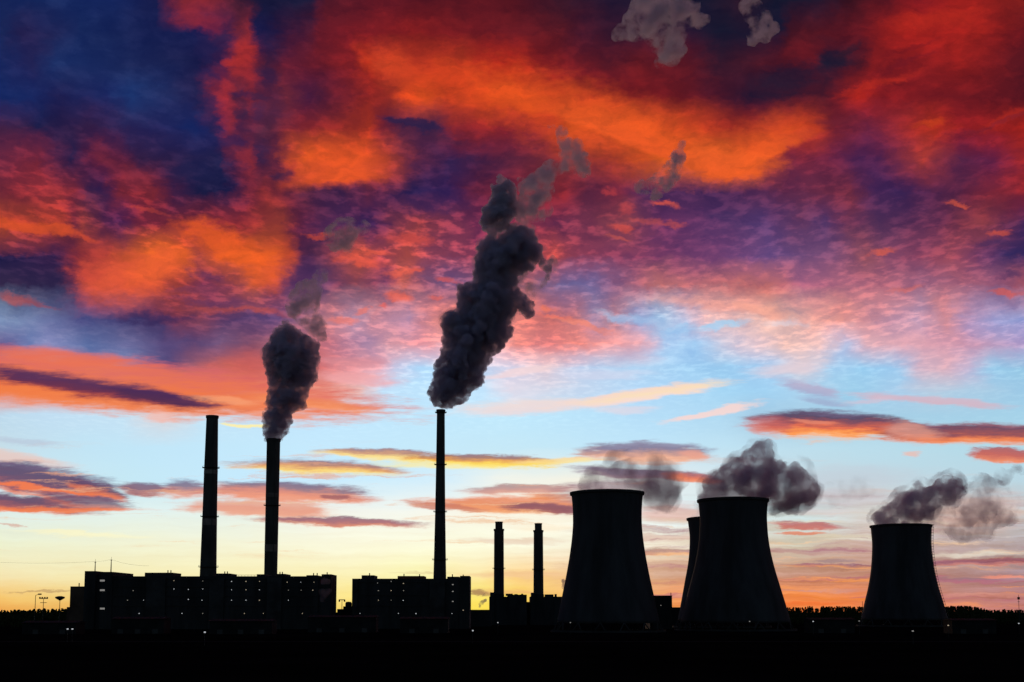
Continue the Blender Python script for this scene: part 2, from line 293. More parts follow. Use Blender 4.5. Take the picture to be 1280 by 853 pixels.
def build_world():
    w = bpy.data.worlds.new("World")
    sc.world = w
    w.use_nodes = True
    t = w.node_tree
    t.nodes.clear()
    k = NT(t)
    bank_ramps = {}   # made while the tree is still small: quicker
    for i, q in enumerate(LOW):
        cl = [lin(c) for c in q[5].split()]
        if len(cl) > 1:
            bank_ramps[i] = k.ramp(None, [(n / (len(cl) - 1), c, 1) for n, c in enumerate(cl)])[0]
    d = k.new('ShaderNodeTexCoord').outputs['Generated']
    x, y, z = k.sep(d)[:3]
    fz = k.math('MAXIMUM', k.vec('DOT_PRODUCT', d, (0, cs, sn)), .25)
    up = k.vec('DOT_PRODUCT', d, (0, -sn, cs))
    X = k.math('MULTIPLY_ADD', k.math('DIVIDE', x, fz), F_PX, 640)
    Y = k.math('MULTIPLY_ADD', k.math('DIVIDE', up, fz), -F_PX, PP_Y)
    P = k.xyz(X, Y, 0)
    # the same directions carried onto a flat cloud ceiling: cloudlets shrink towards the horizon
    zc = k.math('ADD', k.math('MAXIMUM', z, 0.0), .03)
    Q = k.xyz(k.math('DIVIDE', x, zc), k.math('MULTIPLY', k.math('DIVIDE', y, zc), .72), 0.3)
    half = (.5, .5, .5)
    w1 = k.vec('SUBTRACT', k.noise(k.vec('MULTIPLY', P, (1, 1.35, 1)), .02, 7, .62, True), half)
    w3 = k.vec('SUBTRACT', k.noise(k.vec('MULTIPLY', P, (1, 1.5, 1)), .07, 6, .65, True), half)
    PU = k.vec('ADD', k.vec('ADD', P, k.vec('MULTIPLY', w1, (44, 30, 0))), k.vec('MULTIPLY', w3, (20, 13, 0)))
    PW = k.vec('ADD', P, k.vec('MULTIPLY', w1, (26, 14, 0)))
    w2 = k.vec('SUBTRACT', k.noise(k.vec('MULTIPLY', P, (.014, .055, 1)), 1.0, 8, .66, True), half)
    PL = k.vec('ADD', P, k.vec('MULTIPLY', w2, (64, 19, 0)))
    low = k.mapr(Y, 380, 500)
    nwarp = k.new('ShaderNodeMix', data_type='VECTOR')
    k.put(nwarp.inputs[0], low)
    k.put(nwarp.inputs[4], PU)
    k.put(nwarp.inputs[5], PL)
    PB = nwarp.outputs[1]
    xb, yb = k.sep(PB)[:2]
    fx = k.math('DIVIDE', xb, 1280)
    rows = parse_rows()
    col = amp = None
    for i, (yy, st) in enumerate(rows):
        c, a = k.ramp(fx, st, 'LINEAR')
        if col is None:
            col, amp = c, a
        else:
            f = k.mapr(yb, rows[i - 1][0], yy, smooth=False)
            col, amp = k.mixc(f, col, c), k.mixf(f, amp, a)

    # fibrous texture + cloudlets of the high deck
    fine = k.math('SUBTRACT', k.noise(k.vec('MULTIPLY', P, (.02, .045, 1)), 1.0, 6, .58), .5)
    cell = k.mapr(k.noise(Q, 24.0, 4, .52, dist=.15), .45, .66, -.5, 1.25)
    cellb = k.mapr(k.noise(Q, 11.0, 5, .6), .44, .66, -.45, .95)
    cell2 = k.noise(Q, 2.2, 3, .55)
    cell = k.mixf(k.mapr(cell2, .36, .50), cellb, cell)
    cell = k.math('MULTIPLY_ADD', k.math('SUBTRACT', cell2, .5), 1.5, cell)
    fib = k.math('MULTIPLY', fine, .26)
    mod = k.math('MULTIPLY_ADD', cell, k.math('MULTIPLY', amp, k.mapr(X, 620, 880, .85, .55)), k.math('MULTIPLY', fib, k.mapr(Y, 560, 300)))
    mod = k.math('MAXIMUM', k.math('SUBTRACT', mod, k.mapr(Y, 330, 240, .02, .11)), -.5)
    col = k.mulc(col, k.gain(mod, (.95, .66, .38)))
    edge = k.math('SUBTRACT', k.noise(k.vec('MULTIPLY', P, (.05, .085, 1)), 1.0, 5, .6), .5)
    for i, (cx, cy, a, b, ang, cols, al, soft, *cut) in enumerate(HIGH):
        if i % 8 == 0:  # keeps the banks in order, one after the other (the renderer's shader stack is small)
            PU = k.vec('MULTIPLY_ADD', col, (1e-6, 1e-6, 0), PU)
            PW = k.vec('MULTIPLY_ADD', col, (1e-6, 1e-6, 0), PW)
        m = k.new('ShaderNodeMapping', vector_type='TEXTURE')
        k.put(m.inputs[0], PW if cut else PU)
        m.inputs[1].default_value = (cx, cy, 0)
        m.inputs[2].default_value = (0, 0, R(ang))
        m.inputs[3].default_value = (a, b, 1)
        dd = k.math('MULTIPLY_ADD', edge, .35 if cut else .9, k.vec('LENGTH', m.outputs[0]))
        if a < 45 and not cut:
            soft, al = max(soft, .85), al * .85
        f = k.mapr(dd, 1.1, 1.1 - soft, 0, al)
        if cut:
            ly = k.math('MULTIPLY_ADD', edge, .18, k.vec('DOT_PRODUCT', m.outputs[0], (0, 1, 0)))
            f = k.math('MULTIPLY', f, k.mapr(ly, cut[0] + .09, cut[0] - .06))
        col = k.mixc(f, col, lin(cols))
    # feathery detail over the whole high deck
    fth = k.noise(k.vec('MULTIPLY', PU, (.022, .05, 1)), 1.0, 9, .68, dist=.5)
    fth = k.math('MULTIPLY', k.math('SUBTRACT', fth, .5), k.mapr(Y, 520, 380, 0, 1.25))
    fth = k.math('MAXIMUM', k.math('SUBTRACT', fth, k.mapr(Y, 400, 250, 0, .1)), -.6)
    col = k.mulc(col, k.gain(fth, (.95, .74, .35)))
    col = k.mulc(col, k.gain(k.math('MULTIPLY', k.mapr(Y, 180, 250), k.mapr(Y, 440, 360)), (0, -.02, -.13)))
    # long banks of the low sky
    finel = k.math('SUBTRACT', k.noise(k.vec('MULTIPLY', P, (.02, .17, 1)), 1.0, 8, .68), .5)
    for i, (cx, cy, a, b, ang, cols, al, soft) in enumerate(LOW):
        if i % 8 == 0:
            PL = k.vec('MULTIPLY_ADD', col, (1e-6, 1e-6, 0), PL)
        m = k.new('ShaderNodeMapping', vector_type='TEXTURE')
        k.put(m.inputs[0], PL)
        m.inputs[1].default_value = (cx, cy, 0)
        m.inputs[2].default_value = (0, 0, R(ang))
        m.inputs[3].default_value = (a, b, 1)
        dd = k.math('MULTIPLY_ADD', finel, 1.0, k.vec('LENGTH', m.outputs[0]))
        cl = [lin(q) for q in cols.split()]
        if len(cl) > 1:
            ly = k.math('MULTIPLY_ADD', finel, 1.5, k.vec('DOT_PRODUCT', m.outputs[0], (0, 1, 0)))
            ly = k.mapr(ly, -.9, .9, smooth=False)
            cc = bank_ramps[i]
            k.put(cc.node.inputs[0], ly)
        else:
            cc = cl[0]
        col = k.mixc(k.mapr(dd, 1.2, 1.2 - soft, 0, al), col, cc)
    # thin streaks near the horizon
    st = k.math('SUBTRACT', k.noise(k.vec('MULTIPLY', PL, (.006, .13, 1)), 1.0, 6, .6), .5)
    sa = k.math('MULTIPLY', k.mapr(Y, 590, 700), k.mapr(X, 560, 1000, .25, 1.9))
    col = k.mulc(col, k.gain(k.math('MULTIPLY', st, sa), (.45, .8, 1.1)))
    st2 = k.math('SUBTRACT', k.noise(k.vec('MULTIPLY', PL, (.0045, .085, 1)), 1.0, 7, .66), .5)
    reg = k.math('MULTIPLY', k.mapr(Y, 600, 670), k.mapr(X, 600, 900, 0, 1))
    f1 = k.math('MULTIPLY', k.mapr(st2, .03, .16, 0, .75), reg)
    f2 = k.math('MULTIPLY', k.mapr(st2, -.04, -.17, 0, .7), reg)
    col = k.mixc(f1, col, k.mixc(k.mapr(Y, 640, 750), lin('a87684'), lin('b8687a')))
    col = k.mixc(f2, col, k.mixc(k.mapr(Y, 640, 750), lin('f0dcb8'), lin('fa9a58')))
    st3 = k.math('SUBTRACT', k.noise(k.vec('MULTIPLY', PL, (.004, .11, 3)), 1.0, 7, .66), .5)
    reg3 = k.math('MULTIPLY', k.mapr(Y, 545, 590), k.math('MULTIPLY', k.mapr(Y, 720, 660), k.mapr(X, 1000, 600, .2, 1)))
    col = k.mixc(k.math('MULTIPLY', k.mapr(st3, .06, .18, 0, .75), reg3), col, k.mixc(k.mapr(Y, 590, 680), lin('e8a888'), lin('f4c89c')))
    # the rest of the sky: plain dusk
    sky = k.new('ShaderNodeTexSky', sky_type='NISHITA')
    sky.sun_disc = False
    sky.sun_elevation = R(1.5)
    sky.sun_rotation = R(-3)
    sky.air_density, sky.dust_density, sky.ozone_density = 1.0, 1.5, 2.0
    dusk = k.mulc(sky.outputs[0], (.15, .15, .15))
    front = k.mapr(k.vec('DOT_PRODUCT', d, (0, cs, sn)), .1, .62)
    col = k.mixc(front, dusk, col)
    bg = k.new('ShaderNodeBackground')
    k.put(bg.inputs[0], col)
    bg.inputs[1].default_value = 1.0
    out = k.new('ShaderNodeOutputWorld')
    t.links.new(bg.outputs[0], out.inputs[0])
    w.cycles.sampling_method = 'MANUAL'
    w.cycles.sample_map_resolution = 512


build_world()

sun = bpy.data.lights.new("sun", 'SUN')
sun.energy = .3
sun.angle = R(.5)
sun.color = (1, .62, .38)
so = bpy.data.objects.new("sun", sun)
C.objects.link(so)
so.rotation_euler = Vector((math.sin(R(-3)), math.cos(R(-3)), math.tan(R(1.5)))).to_track_quat('Z', 'Y').to_euler()


# ------------------------------------------------------------------ materials
def mat(name, c, rough=.9, var=.35, scale=.05, spec=.1, stretch=(1, 1, 1)):
    m = bpy.data.materials.new(name)
    m.use_nodes = True
    k = NT(m.node_tree)
    b = m.node_tree.nodes['Principled BSDF']
    tc = k.new('ShaderNodeTexCoord').outputs['Object']
    n = k.noise(k.vec('MULTIPLY', tc, stretch), scale, 6, .6)
    lo, hi = [v * (1 - var) for v in c], [min(1, v * (1 + var)) for v in c]
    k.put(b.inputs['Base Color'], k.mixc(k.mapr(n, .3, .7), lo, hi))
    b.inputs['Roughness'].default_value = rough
    b.inputs['Specular IOR Level'].default_value = spec
    return m


def lamp_mat(name, c, s):
    m = bpy.data.materials.new(name)
    m.use_nodes = True
    b = m.node_tree.nodes['Principled BSDF']
    b.inputs['Base Color'].default_value = (.3, .3, .3, 1)
    b.inputs['Emission Color'].default_value = (*c, 1)
    b.inputs['Emission Strength'].default_value = s
    return m


M = {
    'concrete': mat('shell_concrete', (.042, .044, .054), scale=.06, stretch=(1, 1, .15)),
    'rim': mat('rim_concrete', (.04, .041, .046)),
    'chimney': mat('chimney_concrete', (.07, .068, .07), scale=.08, stretch=(1, 1, .2)),
    'band': mat('faded_band_paint', (.2, .17, .165), scale=.1),
    'steel': mat('dark_steel', (.06, .06, .065), rough=.6),
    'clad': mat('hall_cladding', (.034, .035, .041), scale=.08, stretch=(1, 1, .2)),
    'panel': mat('pale_cladding', (.042, .042, .048), scale=.08),
    'rust': mat('rusty_sheet', (.16, .06, .04)),
    'brick': mat('dark_brick', (.09, .06, .05)),
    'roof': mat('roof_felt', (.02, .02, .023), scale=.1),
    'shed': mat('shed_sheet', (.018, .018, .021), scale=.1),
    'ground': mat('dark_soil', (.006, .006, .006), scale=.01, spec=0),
    'asphalt': mat('asphalt', (.03, .03, .032), scale=.2, spec=0),
    'leaf': mat('dark_leaves', (.035, .045, .02), scale=.3, spec=0),
    'bark': mat('bark', (.05, .04, .03), scale=.5),
    'lamp_cool': lamp_mat('cool_lamp', (.9, .94, 1), .5),
    'lamp_warm': lamp_mat('warm_lamp', (1, .8, .55), .38),
    'lamp_dim': lamp_mat('dim_window', (.9, .85, .8), .22),
    'lamp_faint': lamp_mat('faint_lamp', (1, .9, .75), .2),
    'lamp_red': lamp_mat('small_red_light', (1, .1, .05), 1.5),
}


# ------------------------------------------------------------------ mesh helpers
class MB:
    def __init__(s):
        s.bm = bmesh.new()

    def box(s, x0, x1, y0, y1, z0, z1, bev=0):
        vs = [s.bm.verts.new((x, y, z)) for z in (z0, z1) for y in (y0, y1) for x in (x0, x1)]
        for f in ((0, 2, 3, 1), (4, 5, 7, 6), (0, 1, 5, 4), (2, 6, 7, 3), (0, 4, 6, 2), (1, 3, 7, 5)):
            s.bm.faces.new([vs[i] for i in f])
        return s

    def bar(s, a, b, r, n=6, r2=None):
        a, b = Vector(a), Vector(b)
        q = (b - a).to_track_quat('Z', 'Y')
        r2 = r if r2 is None else r2
        A = [s.bm.verts.new(a + q @ Vector((r * math.cos(2 * math.pi * i / n), r * math.sin(2 * math.pi * i / n), 0))) for i in range(n)]
        B = [s.bm.verts.new(b + q @ Vector((r2 * math.cos(2 * math.pi * i / n), r2 * math.sin(2 * math.pi * i / n), 0))) for i in range(n)]
        for i in range(n):
            j = (i + 1) % n
            s.bm.faces.new((A[i], A[j], B[j], B[i]))
        s.bm.faces.new(A[::-1])
        s.bm.faces.new(B)
        return s

    def lathe(s, prof, n=64, closed=False):
        rings = []
        for r, z in prof:
            rings.append([s.bm.verts.new((r * math.cos(2 * math.pi * i / n), r * math.sin(2 * math.pi * i / n), z)) for i in range(n)])
        m = len(rings)
        for a in range(m if closed else m - 1):
            b = (a + 1) % m
            for i in range(n):
                j = (i + 1) % n
                s.bm.faces.new((rings[a][i], rings[a][j], rings[b][j], rings[b][i]))
        if not closed:
            s.bm.faces.new(rings[0][::-1])
            s.bm.faces.new(rings[-1])
        return s

    def build(s, name, m, parent=None, smooth=False):
        me = bpy.data.meshes.new(name)
        bmesh.ops.recalc_face_normals(s.bm, faces=s.bm.faces)
        s.bm.to_mesh(me)
        s.bm.free()
        if smooth:
            me.polygons.foreach_set('use_smooth', [True] * len(me.polygons))
        me.materials.append(m)
        o = bpy.data.objects.new(name, me)
        C.objects.link(o)
        o.parent = parent
        return o


def tag(o, label=None, cat=None, group=None, kind=None):
    for a, v in (('label', label), ('category', cat), ('group', group), ('kind', kind)):
        if v:
            o[a] = v
    return o


def empty(name, loc, label, cat, group=None):
    o = bpy.data.objects.new(name, None)
    C.objects.link(o)
    o.location = loc
    o.empty_display_size = 5
    return tag(o, label, cat, group)


def px(D):
    return D / F_PX


# ------------------------------------------------------------------ ground
rng = random.Random(5)
g = bmesh.new()
N = 60
vs = {}
for i in range(N + 1):
    for j in range(N + 1):
        u, v = i / N * 2 - 1, j / N
        x = math.copysign(abs(u) ** 2.2, u) * 14000
        y = -400 + (v ** 2.2) * 26000
        h = 0
        if y < 420:
            h = mnoise.noise((x * .01, y * .01, 0)) * .5
            h += max(0, (260 - y) / 260) ** 1.3 * 9.0 if y > -50 else 9
        vs[i, j] = g.verts.new((x, y, min(h, 13)))
for i in range(N):
    for j in range(N):
        g.faces.new((vs[i, j], vs[i + 1, j], vs[i + 1, j + 1], vs[i, j + 1]))
mg = MB()
mg.bm.free()
mg.bm = g
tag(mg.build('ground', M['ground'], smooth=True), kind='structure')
rd = MB()
rd.bm.faces.new([rd.bm.verts.new(p) for p in ((-900, 640, .02), (900, 640, .02), (900, 652, .02), (-900, 652, .02))])
tag(rd.build('road', M['asphalt']), kind='structure')


# ------------------------------------------------------------------ cooling towers
def cooling_tower(cx, D, prof_px, label, base_z=7.0, ladder=False):
    """prof_px: (photo height, half width) from the top down"""
    mid = at(cx, 700, D)
    root = empty('cooling_tower', (mid.x, D, 0), label, 'cooling tower', 'cooling towers of the power station')
    pts = []
    for yy, hw in prof_px:
        p = at(cx, yy, D)
        pts.append((hw * px(D) / (cs - (PP_Y - yy) / F_PX * sn), p.z))
    pts.sort(key=lambda q: q[1])
    # resample smoothly
    def rad(z):
        for (r0, z0), (r1, z1) in zip(pts, pts[1:]):
            if z <= z1:
                break
        i = pts.index((r0, z0))
        pm = pts[i - 1] if i else (2 * r0 - r1, 2 * z0 - z1)
        pn = pts[i + 2] if i + 2 < len(pts) else (2 * r1 - r0, 2 * z1 - z0)
        tt = (z - z0) / (z1 - z0)
        m0 = (r1 - pm[0]) / (z1 - pm[1]) * (z1 - z0)
        m1 = (pn[0] - r0) / (pn[1] - z0) * (z1 - z0)
        return (2 * tt**3 - 3 * tt**2 + 1) * r0 + (tt**3 - 2 * tt**2 + tt) * m0 + (-2 * tt**3 + 3 * tt**2) * r1 + (tt**3 - tt**2) * m1
    top = pts[-1][1]
    outer = [(rad(base_z + (top - 1.2 - base_z) * i / 40), base_z + (top - 1.2 - base_z) * i / 40) for i in range(41)]
    inner = [(r - .6, z) for r, z in outer[::-1]]
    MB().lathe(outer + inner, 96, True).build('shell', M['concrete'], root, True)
    rt = outer[-1][0]
    MB().lathe([(rt - .7, top - 2.2 + .003), (rt + 1.0, top - 2.0), (rt + 1.2, top), (rt - .8, top), ], 96, True).build('rim', M['rim'], root)
    rb = outer[0][0]
    MB().lathe([(rb + 4.5, 0), (rb + 5, 0), (rb + 5, 1.6), (rb + 4.5, 1.6)], 96, True).build('basin_wall', M['rim'], root)
    for i in range(28):
        a = 2 * math.pi * (i + .5) / 28
        b = 2 * math.pi * (i + (1 if i % 2 else 0)) / 28
        MB().bar(((rb + 3) * math.cos(a), (rb + 3) * math.sin(a), 0), ((rb - .2) * math.cos(b), (rb - .2) * math.sin(b), base_z + .4), .5).build('support_column', M['rim'], root)
    if ladder:
        lad = MB()
        for z0 in range(int(base_z + 4), int(top + 1)):
            pass
        a = R(-8)
        zs = [base_z + 2 + i * 3 for i in range(int((top - base_z) / 3) + 1)]
        for off in (1.0, 2.6):
            for z0, z1 in zip(zs, zs[1:]):
                r0, r1 = rad(min(z0, top - 1.3)) + off, rad(min(z1, top - 1.3)) + off
                lad.bar((r0 * math.cos(a), r0 * math.sin(a), z0), (r1 * math.cos(a), r1 * math.sin(a), z1), .18)
        for z0 in zs:
            r0 = rad(min(z0, top - 1.3))
            lad.box((r0 - .2) * math.cos(a), (r0 + 2.9) * math.cos(a), r0 * math.sin(a) - .9, r0 * math.sin(a) + .9, z0 - .15, z0 + .15)
        lad.build('caged_ladder', M['steel'], root)
    return root, top, rt


TW = {}
TW[1] = cooling_tower(759.5, 956, [(616, 45), (624, 44), (640, 43), (660, 43.2), (687, 46.2), (715, 51), (743, 56.8), (771, 62.5), (788, 66)],
                      'largest black cooling tower, directly right of the two short chimneys')
TW[3] = cooling_tower(917.5, 1022, [(625, 43), (634, 42.2), (650, 41.4), (678, 43.2), (706, 48.4), (734, 56), (757, 62.5), (772, 66.5), (785, 70)],
                      'big black cooling tower overlapping the one half hidden behind it, dark steam above')
TW[2] = cooling_tower(901, 1218, [(648, 40.5), (655, 39.5), (672, 38), (700, 40), (729, 45.5), (757, 51), (776, 55)],
                      'cooling tower almost hidden, only its left edge and lip show behind a bigger one')
TW[4] = cooling_tower(1127.5, 1319, [(657, 36.6), (664, 36), (682, 35.3), (712, 37.8), (734, 41.8), (754, 47), (770, 51), (779, 53.5)],
                      'smallest cooling tower, standing alone at far right with a caged ladder', ladder=True)


# ------------------------------------------------------------------ chimneys
def chimney(cx, D, prof, rings, label, group, bands=(), flue=None):
    mid = at(cx, 650, D)
    root = empty('chimney', (mid.x, D, 0), label, 'chimney', group)
    pts = sorted(((hw * px(D), at(cx, yy, D).z) for yy, hw in prof), key=lambda q: q[1])
    (r0, z0), (r1, z1) = pts[0], pts[1]
    pts.insert(0, (r0 - (r1 - r0) / (z1 - z0) * z0, 0))
    def rad(z):
        for (a, za), (b, zb) in zip(pts, pts[1:]):
            if z <= zb:
                return a + (b - a) * (z - za) / (zb - za)
        return pts[-1][0]
    top = pts[-1][1]
    wall = pts[:-1] + [(pts[-1][0], top - .8), (pts[-1][0] - .7, top - .8), (pts[-1][0] - .9, top - 40), (.3, top - 41)]
    MB().lathe(wall, 40).build('shaft', M['chimney'], root, False)
    MB().lathe([(rad(top) - .9, top - 2.5), (rad(top) + .55, top - 2.5), (rad(top) + .7, top), (rad(top) - .6, top + .05)], 40, True).build('rim', M['steel'], root)
    for yy in rings:
        z = at(cx, yy, D).z
        r = rad(z)
        pl = MB().lathe([(r - .1, z - .5), (r + 1.9, z - .2), (r + 1.9, z + .1), (r - .1, z + .1)], 40, True).build('platform', M['steel'], root)
        rl = MB()
        for i in range(20):
            a = 2 * math.pi * i / 20
            b = 2 * math.pi * (i + 1) / 20
            p = Vector(((r + 1.8) * math.cos(a), (r + 1.8) * math.sin(a), z + .1))
            q = Vector(((r + 1.8) * math.cos(b), (r + 1.8) * math.sin(b), z + 1.3))
            rl.bar(p, p + Vector((0, 0, 1.2)), .06, 4)
            rl.bar(p + Vector((0, 0, 1.2)), q, .06, 4)
        rl.build('railing', M['steel'], pl)
    for ya, yb in bands:
        za, zb = at(cx, yb, D).z, at(cx, ya, D).z
        MB().lathe([(rad(za) - .2, za), (rad(za) + .06, za), (rad(zb) + .06, zb), (rad(zb) - .2, zb)], 40, True).build('painted_band', M['band'], root)
    lad = MB()
    for i in range(0, int(top - 6), 12):
        a0 = R(-60)
        for off in (.5,):
            ra, rb = rad(i) + off, rad(i + 12) + off
            lad.bar((ra * math.cos(a0), ra * math.sin(a0), i), (rb * math.cos(a0), rb * math.sin(a0), min(i + 12, top - 2)), .25, 4)
    lad.build('ladder', M['steel'], root)
    if flue:
        fw, fy = flue
        zt = at(cx, fy, D).z
        fr = fw * px(D)
        MB().lathe([(fr, top - 3), (fr, zt), (fr - .6, zt), (fr - .6, top - 3)], 32, True).build('flue', M['steel'], root)
        MB().lathe([(fr - .3, zt - 1.2), (fr + .35, zt - 1.2), (fr + .35, zt + .1), (fr - .3, zt + .1)], 32, True).build('flue_collar', M['steel'], root)
    return root


TALL, SHORT = 'tall chimneys of the power station', 'short double chimneys by the cooling towers'
chimney(262, 1210, [(520, 7.2), (585, 8.4), (646, 9.0), (720, 10.2)], (585, 646, 709), 'tall smokeless chimney, leftmost of all, with three thin rings', TALL, ((588, 593), (649, 657)))
chimney(339.8, 1205, [(549, 8.4), (640, 8.2), (720, 8.1)], (632,), 'thick tall chimney puffing short dark smoke over the long hall', TALL, ((617, 622), (681, 690)))
chimney(550.2, 1230, [(512.5, 5.0), (581, 5.6), (640, 6.4), (700, 7.5), (722, 8.0)], (516, 581, 640, 700), 'thin tall chimney under the largest column of black smoke', TALL)
chimney(623.7, 1500, [(661.5, 6.0), (745, 6.4)], (711,), 'short chimney with narrow top, left one of the pair', SHORT, flue=(4.6, 652.5))
chimney(672.9, 1500, [(663, 5.8), (745, 6.3)], (712.5,), 'short chimney with narrow top, nearer the largest cooling tower', SHORT, flue=(4.5, 654.5))


# ------------------------------------------------------------------ buildings
def block(root, name, m, x0, x1, ytop, D, depth, ybot=None, dy=0):
    """a box of the building: photo extents of its face at distance D + dy"""
    a, b = at(x0, ytop, D + dy), at(x1, ytop, D + dy)
    z0 = 0 if ybot is None else at(x0, ybot, D + dy).z
    o = root.location
    return MB().box(a.x - o.x, b.x - o.x, D + dy - o.y, D + dy + depth - o.y, z0, a.z).build(name, m, root)


def window(root, x, y, D, w=1.3, h=1.3, m='lamp_cool', dy=0, name='window'):
    p = at(x, y, D + dy)
    o = root.location
    hw, hh = w * px(D) / 2, h * px(D) / 2
    fr = MB()
    for q in ((-hw - .2, -hw, -hh - .2, hh + .2), (hw, hw + .2, -hh - .2, hh + .2), (-hw, hw, -hh - .2, -hh), (-hw, hw, hh, hh + .2)):
        fr.box(p.x - o.x + q[0], p.x - o.x + q[1], D + dy - .25 - o.y, D + dy + .05 - o.y, p.z + q[2], p.z + q[3])
    f = fr.build(name, M['steel'], root)
    MB().box(p.x - o.x - hw, p.x - o.x + hw, D + dy - .12 - o.y, D + dy + .03 - o.y, p.z - hh, p.z + hh).build('lit_pane', M[m], f)


def pipe(root, x, y0, y1, D, dy=30, r=.5):
    a, b = at(x, y0, D + dy), at(x, y1, D + dy)
    o = root.location
    MB().bar((a.x - o.x, D + dy - o.y, b.z - 3), (a.x - o.x, D + dy - o.y, a.z), r).build('vent_pipe', M['steel'], root)


DA = 1100
c = at(254, 765, DA)
A = empty('boiler_house', (c.x, DA, 0), 'long dark boiler house with rows of tiny lit windows under two chimneys', 'power station hall', 'boiler halls of the power station')
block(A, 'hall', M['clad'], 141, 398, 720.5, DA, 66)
block(A, 'annex', M['brick'], 88, 106, 733.2, DA, 50, dy=4)
block(A, 'annex', M['brick'], 83.5, 88, 759, DA, 30, dy=6)
block(A, 'stair_tower', M['clad'], 106, 119.5, 714, DA, 60, dy=-3)
block(A, 'stair_tower', M['clad'], 119.5, 126, 719, DA, 60, dy=2)
block(A, 'stair_tower', M['clad'], 126, 141, 715, DA, 60, dy=-1)
block(A, 'stair_tower', M['clad'], 402, 413.8, 718, DA, 36, dy=-3)
block(A, 'annex', M['clad'], 398, 402, 722, DA, 40, dy=1)
for x0, x1, yt in ((181, 215.5, 716), (270, 287, 717), (321, 331, 718), (346, 356, 717.5), (383, 396, 719.2)):
    block(A, 'roof_house', M['clad'], x0, x1, yt, DA, 30, 723, dy=14)
for x0, x1 in ((183, 207), (262, 280), (334, 352)):
    block(A, 'bay', M['panel'], x0, x1, 722, DA, 3, dy=-3)
for x, y0 in ((210, 713), (213.7, 713), (281, 714.5), (284.3, 714.5), (350, 715), (353, 715), (392, 716.5), (396.5, 716.5), (99, 729), (409, 715.5)):
    pipe(A, x, y0, 722 if x > 110 else 734, DA)
hr = MB()
for q in range(290, 322, 4):
    a = at(q, 719, DA + 40)
    b = at(q + 4, 718.6, DA + 40)
    zb = at(q, 721, DA + 40).z
    hr.bar((a.x - c.x, 40, zb), (a.x - c.x, 40, a.z), .12, 4)
    hr.bar((a.x - c.x, 40, a.z), (b.x - c.x, 40, a.z), .14, 4)
hr.build('roof_railing', M['steel'], A)
for y in (723.8, 733.5, 745.5, 757.5):
    block(A, 'cladding_ledge', M['panel'], 141.3, 397.5, y - .3, DA, 1.0, y + .3, dy=-.6)
for x, y in ((166.5, 738.5), (159.5, 750.5), (179.5, 750.5), (174, 767), (217.5, 726), (217.5, 736.5), (235.5, 737), (235.5, 749.5), (253.5, 726.5), (253.5, 736.5),
             (252.5, 750.5), (227.5, 767), (253.5, 767), (289.5, 727), (307.5, 727), (289.5, 737.5), (307.5, 737.5), (289.5, 750.5), (307.5, 750.5), (305.5, 767),
             (324.5, 727), (324.3, 737.5), (324.3, 750.5), (329.3, 767), (359, 728), (376, 728), (392.5, 728), (360.5, 738), (376.5, 738), (391, 738), (360.5, 750.5), (378, 767)):
    window(A, x, y, DA, rng.uniform(.7, 1.3), rng.uniform(.7, 1.1), rng.choice(['lamp_cool', 'lamp_warm', 'lamp_faint']), dy=-6.2 if 181 < x < 208 or 261 < x < 281 or 333 < x < 353 else -.3)
for y, m in ((726, 'lamp_dim'), (738, 'lamp_dim'), (761, 'lamp_dim')):
    window(A, 128, y, DA, 6, 2.2, m, dy=-1.3, name='stair_window')

DB = 1130
c = at(515, 765, DB)
B = empty('boiler_house', (c.x, DB, 0), 'shorter dark boiler house with few lit windows below the thin smoking chimney', 'power station hall', 'boiler halls of the power station')
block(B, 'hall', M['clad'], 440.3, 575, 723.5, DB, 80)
block(B, 'stair_tower', M['clad'], 575, 587, 720, DB, 40, dy=-3)
for x0, x1, yt, mm in ((452, 467.5, 719.3, 'clad'), (497, 530, 720.2, 'rust'), (559, 574, 721, 'clad')):
    block(B, 'roof_house', M[mm], x0, x1, yt, DB, 30, 726, dy=14)
for x, y0 in ((462, 716.5), (505, 717.5), (524.5, 718), (565.5, 718), (579, 718.5)):
    pipe(B, x, y0, 724, DB)
block(B, 'bay', M['panel'], 537, 556, 726, DB, 3, dy=-3)
block(B, 'bay', M['panel'], 441, 447, 725, DB, 3, dy=-3)
for y in (728, 744, 757.5):
    block(B, 'cladding_ledge', M['panel'], 448, 536, y - .3, DB, 1.0, y + .3, dy=-.6)
for x, y in ((473, 738.5), (489, 738.5), (504.5, 738.5), (473, 750.5), (489, 750.5), (504, 750.8), (504.3, 729.5), (489, 727), (472, 729), (450, 767), (498, 767), (520, 767.2), (565, 767.2), (579, 763)):
    window(B, x, y, DB, rng.uniform(.7, 1.6), rng.uniform(.7, 1.1), rng.choice(['lamp_cool', 'lamp_warm', 'lamp_faint']) if y not in (727, 729) else 'lamp_dim', dy=-.3 if x < 575 else -3.3)
for y in (731, 739.5, 752):
    window(B, 566, y, DB, 2, 1.2, 'lamp_dim', dy=-.3)

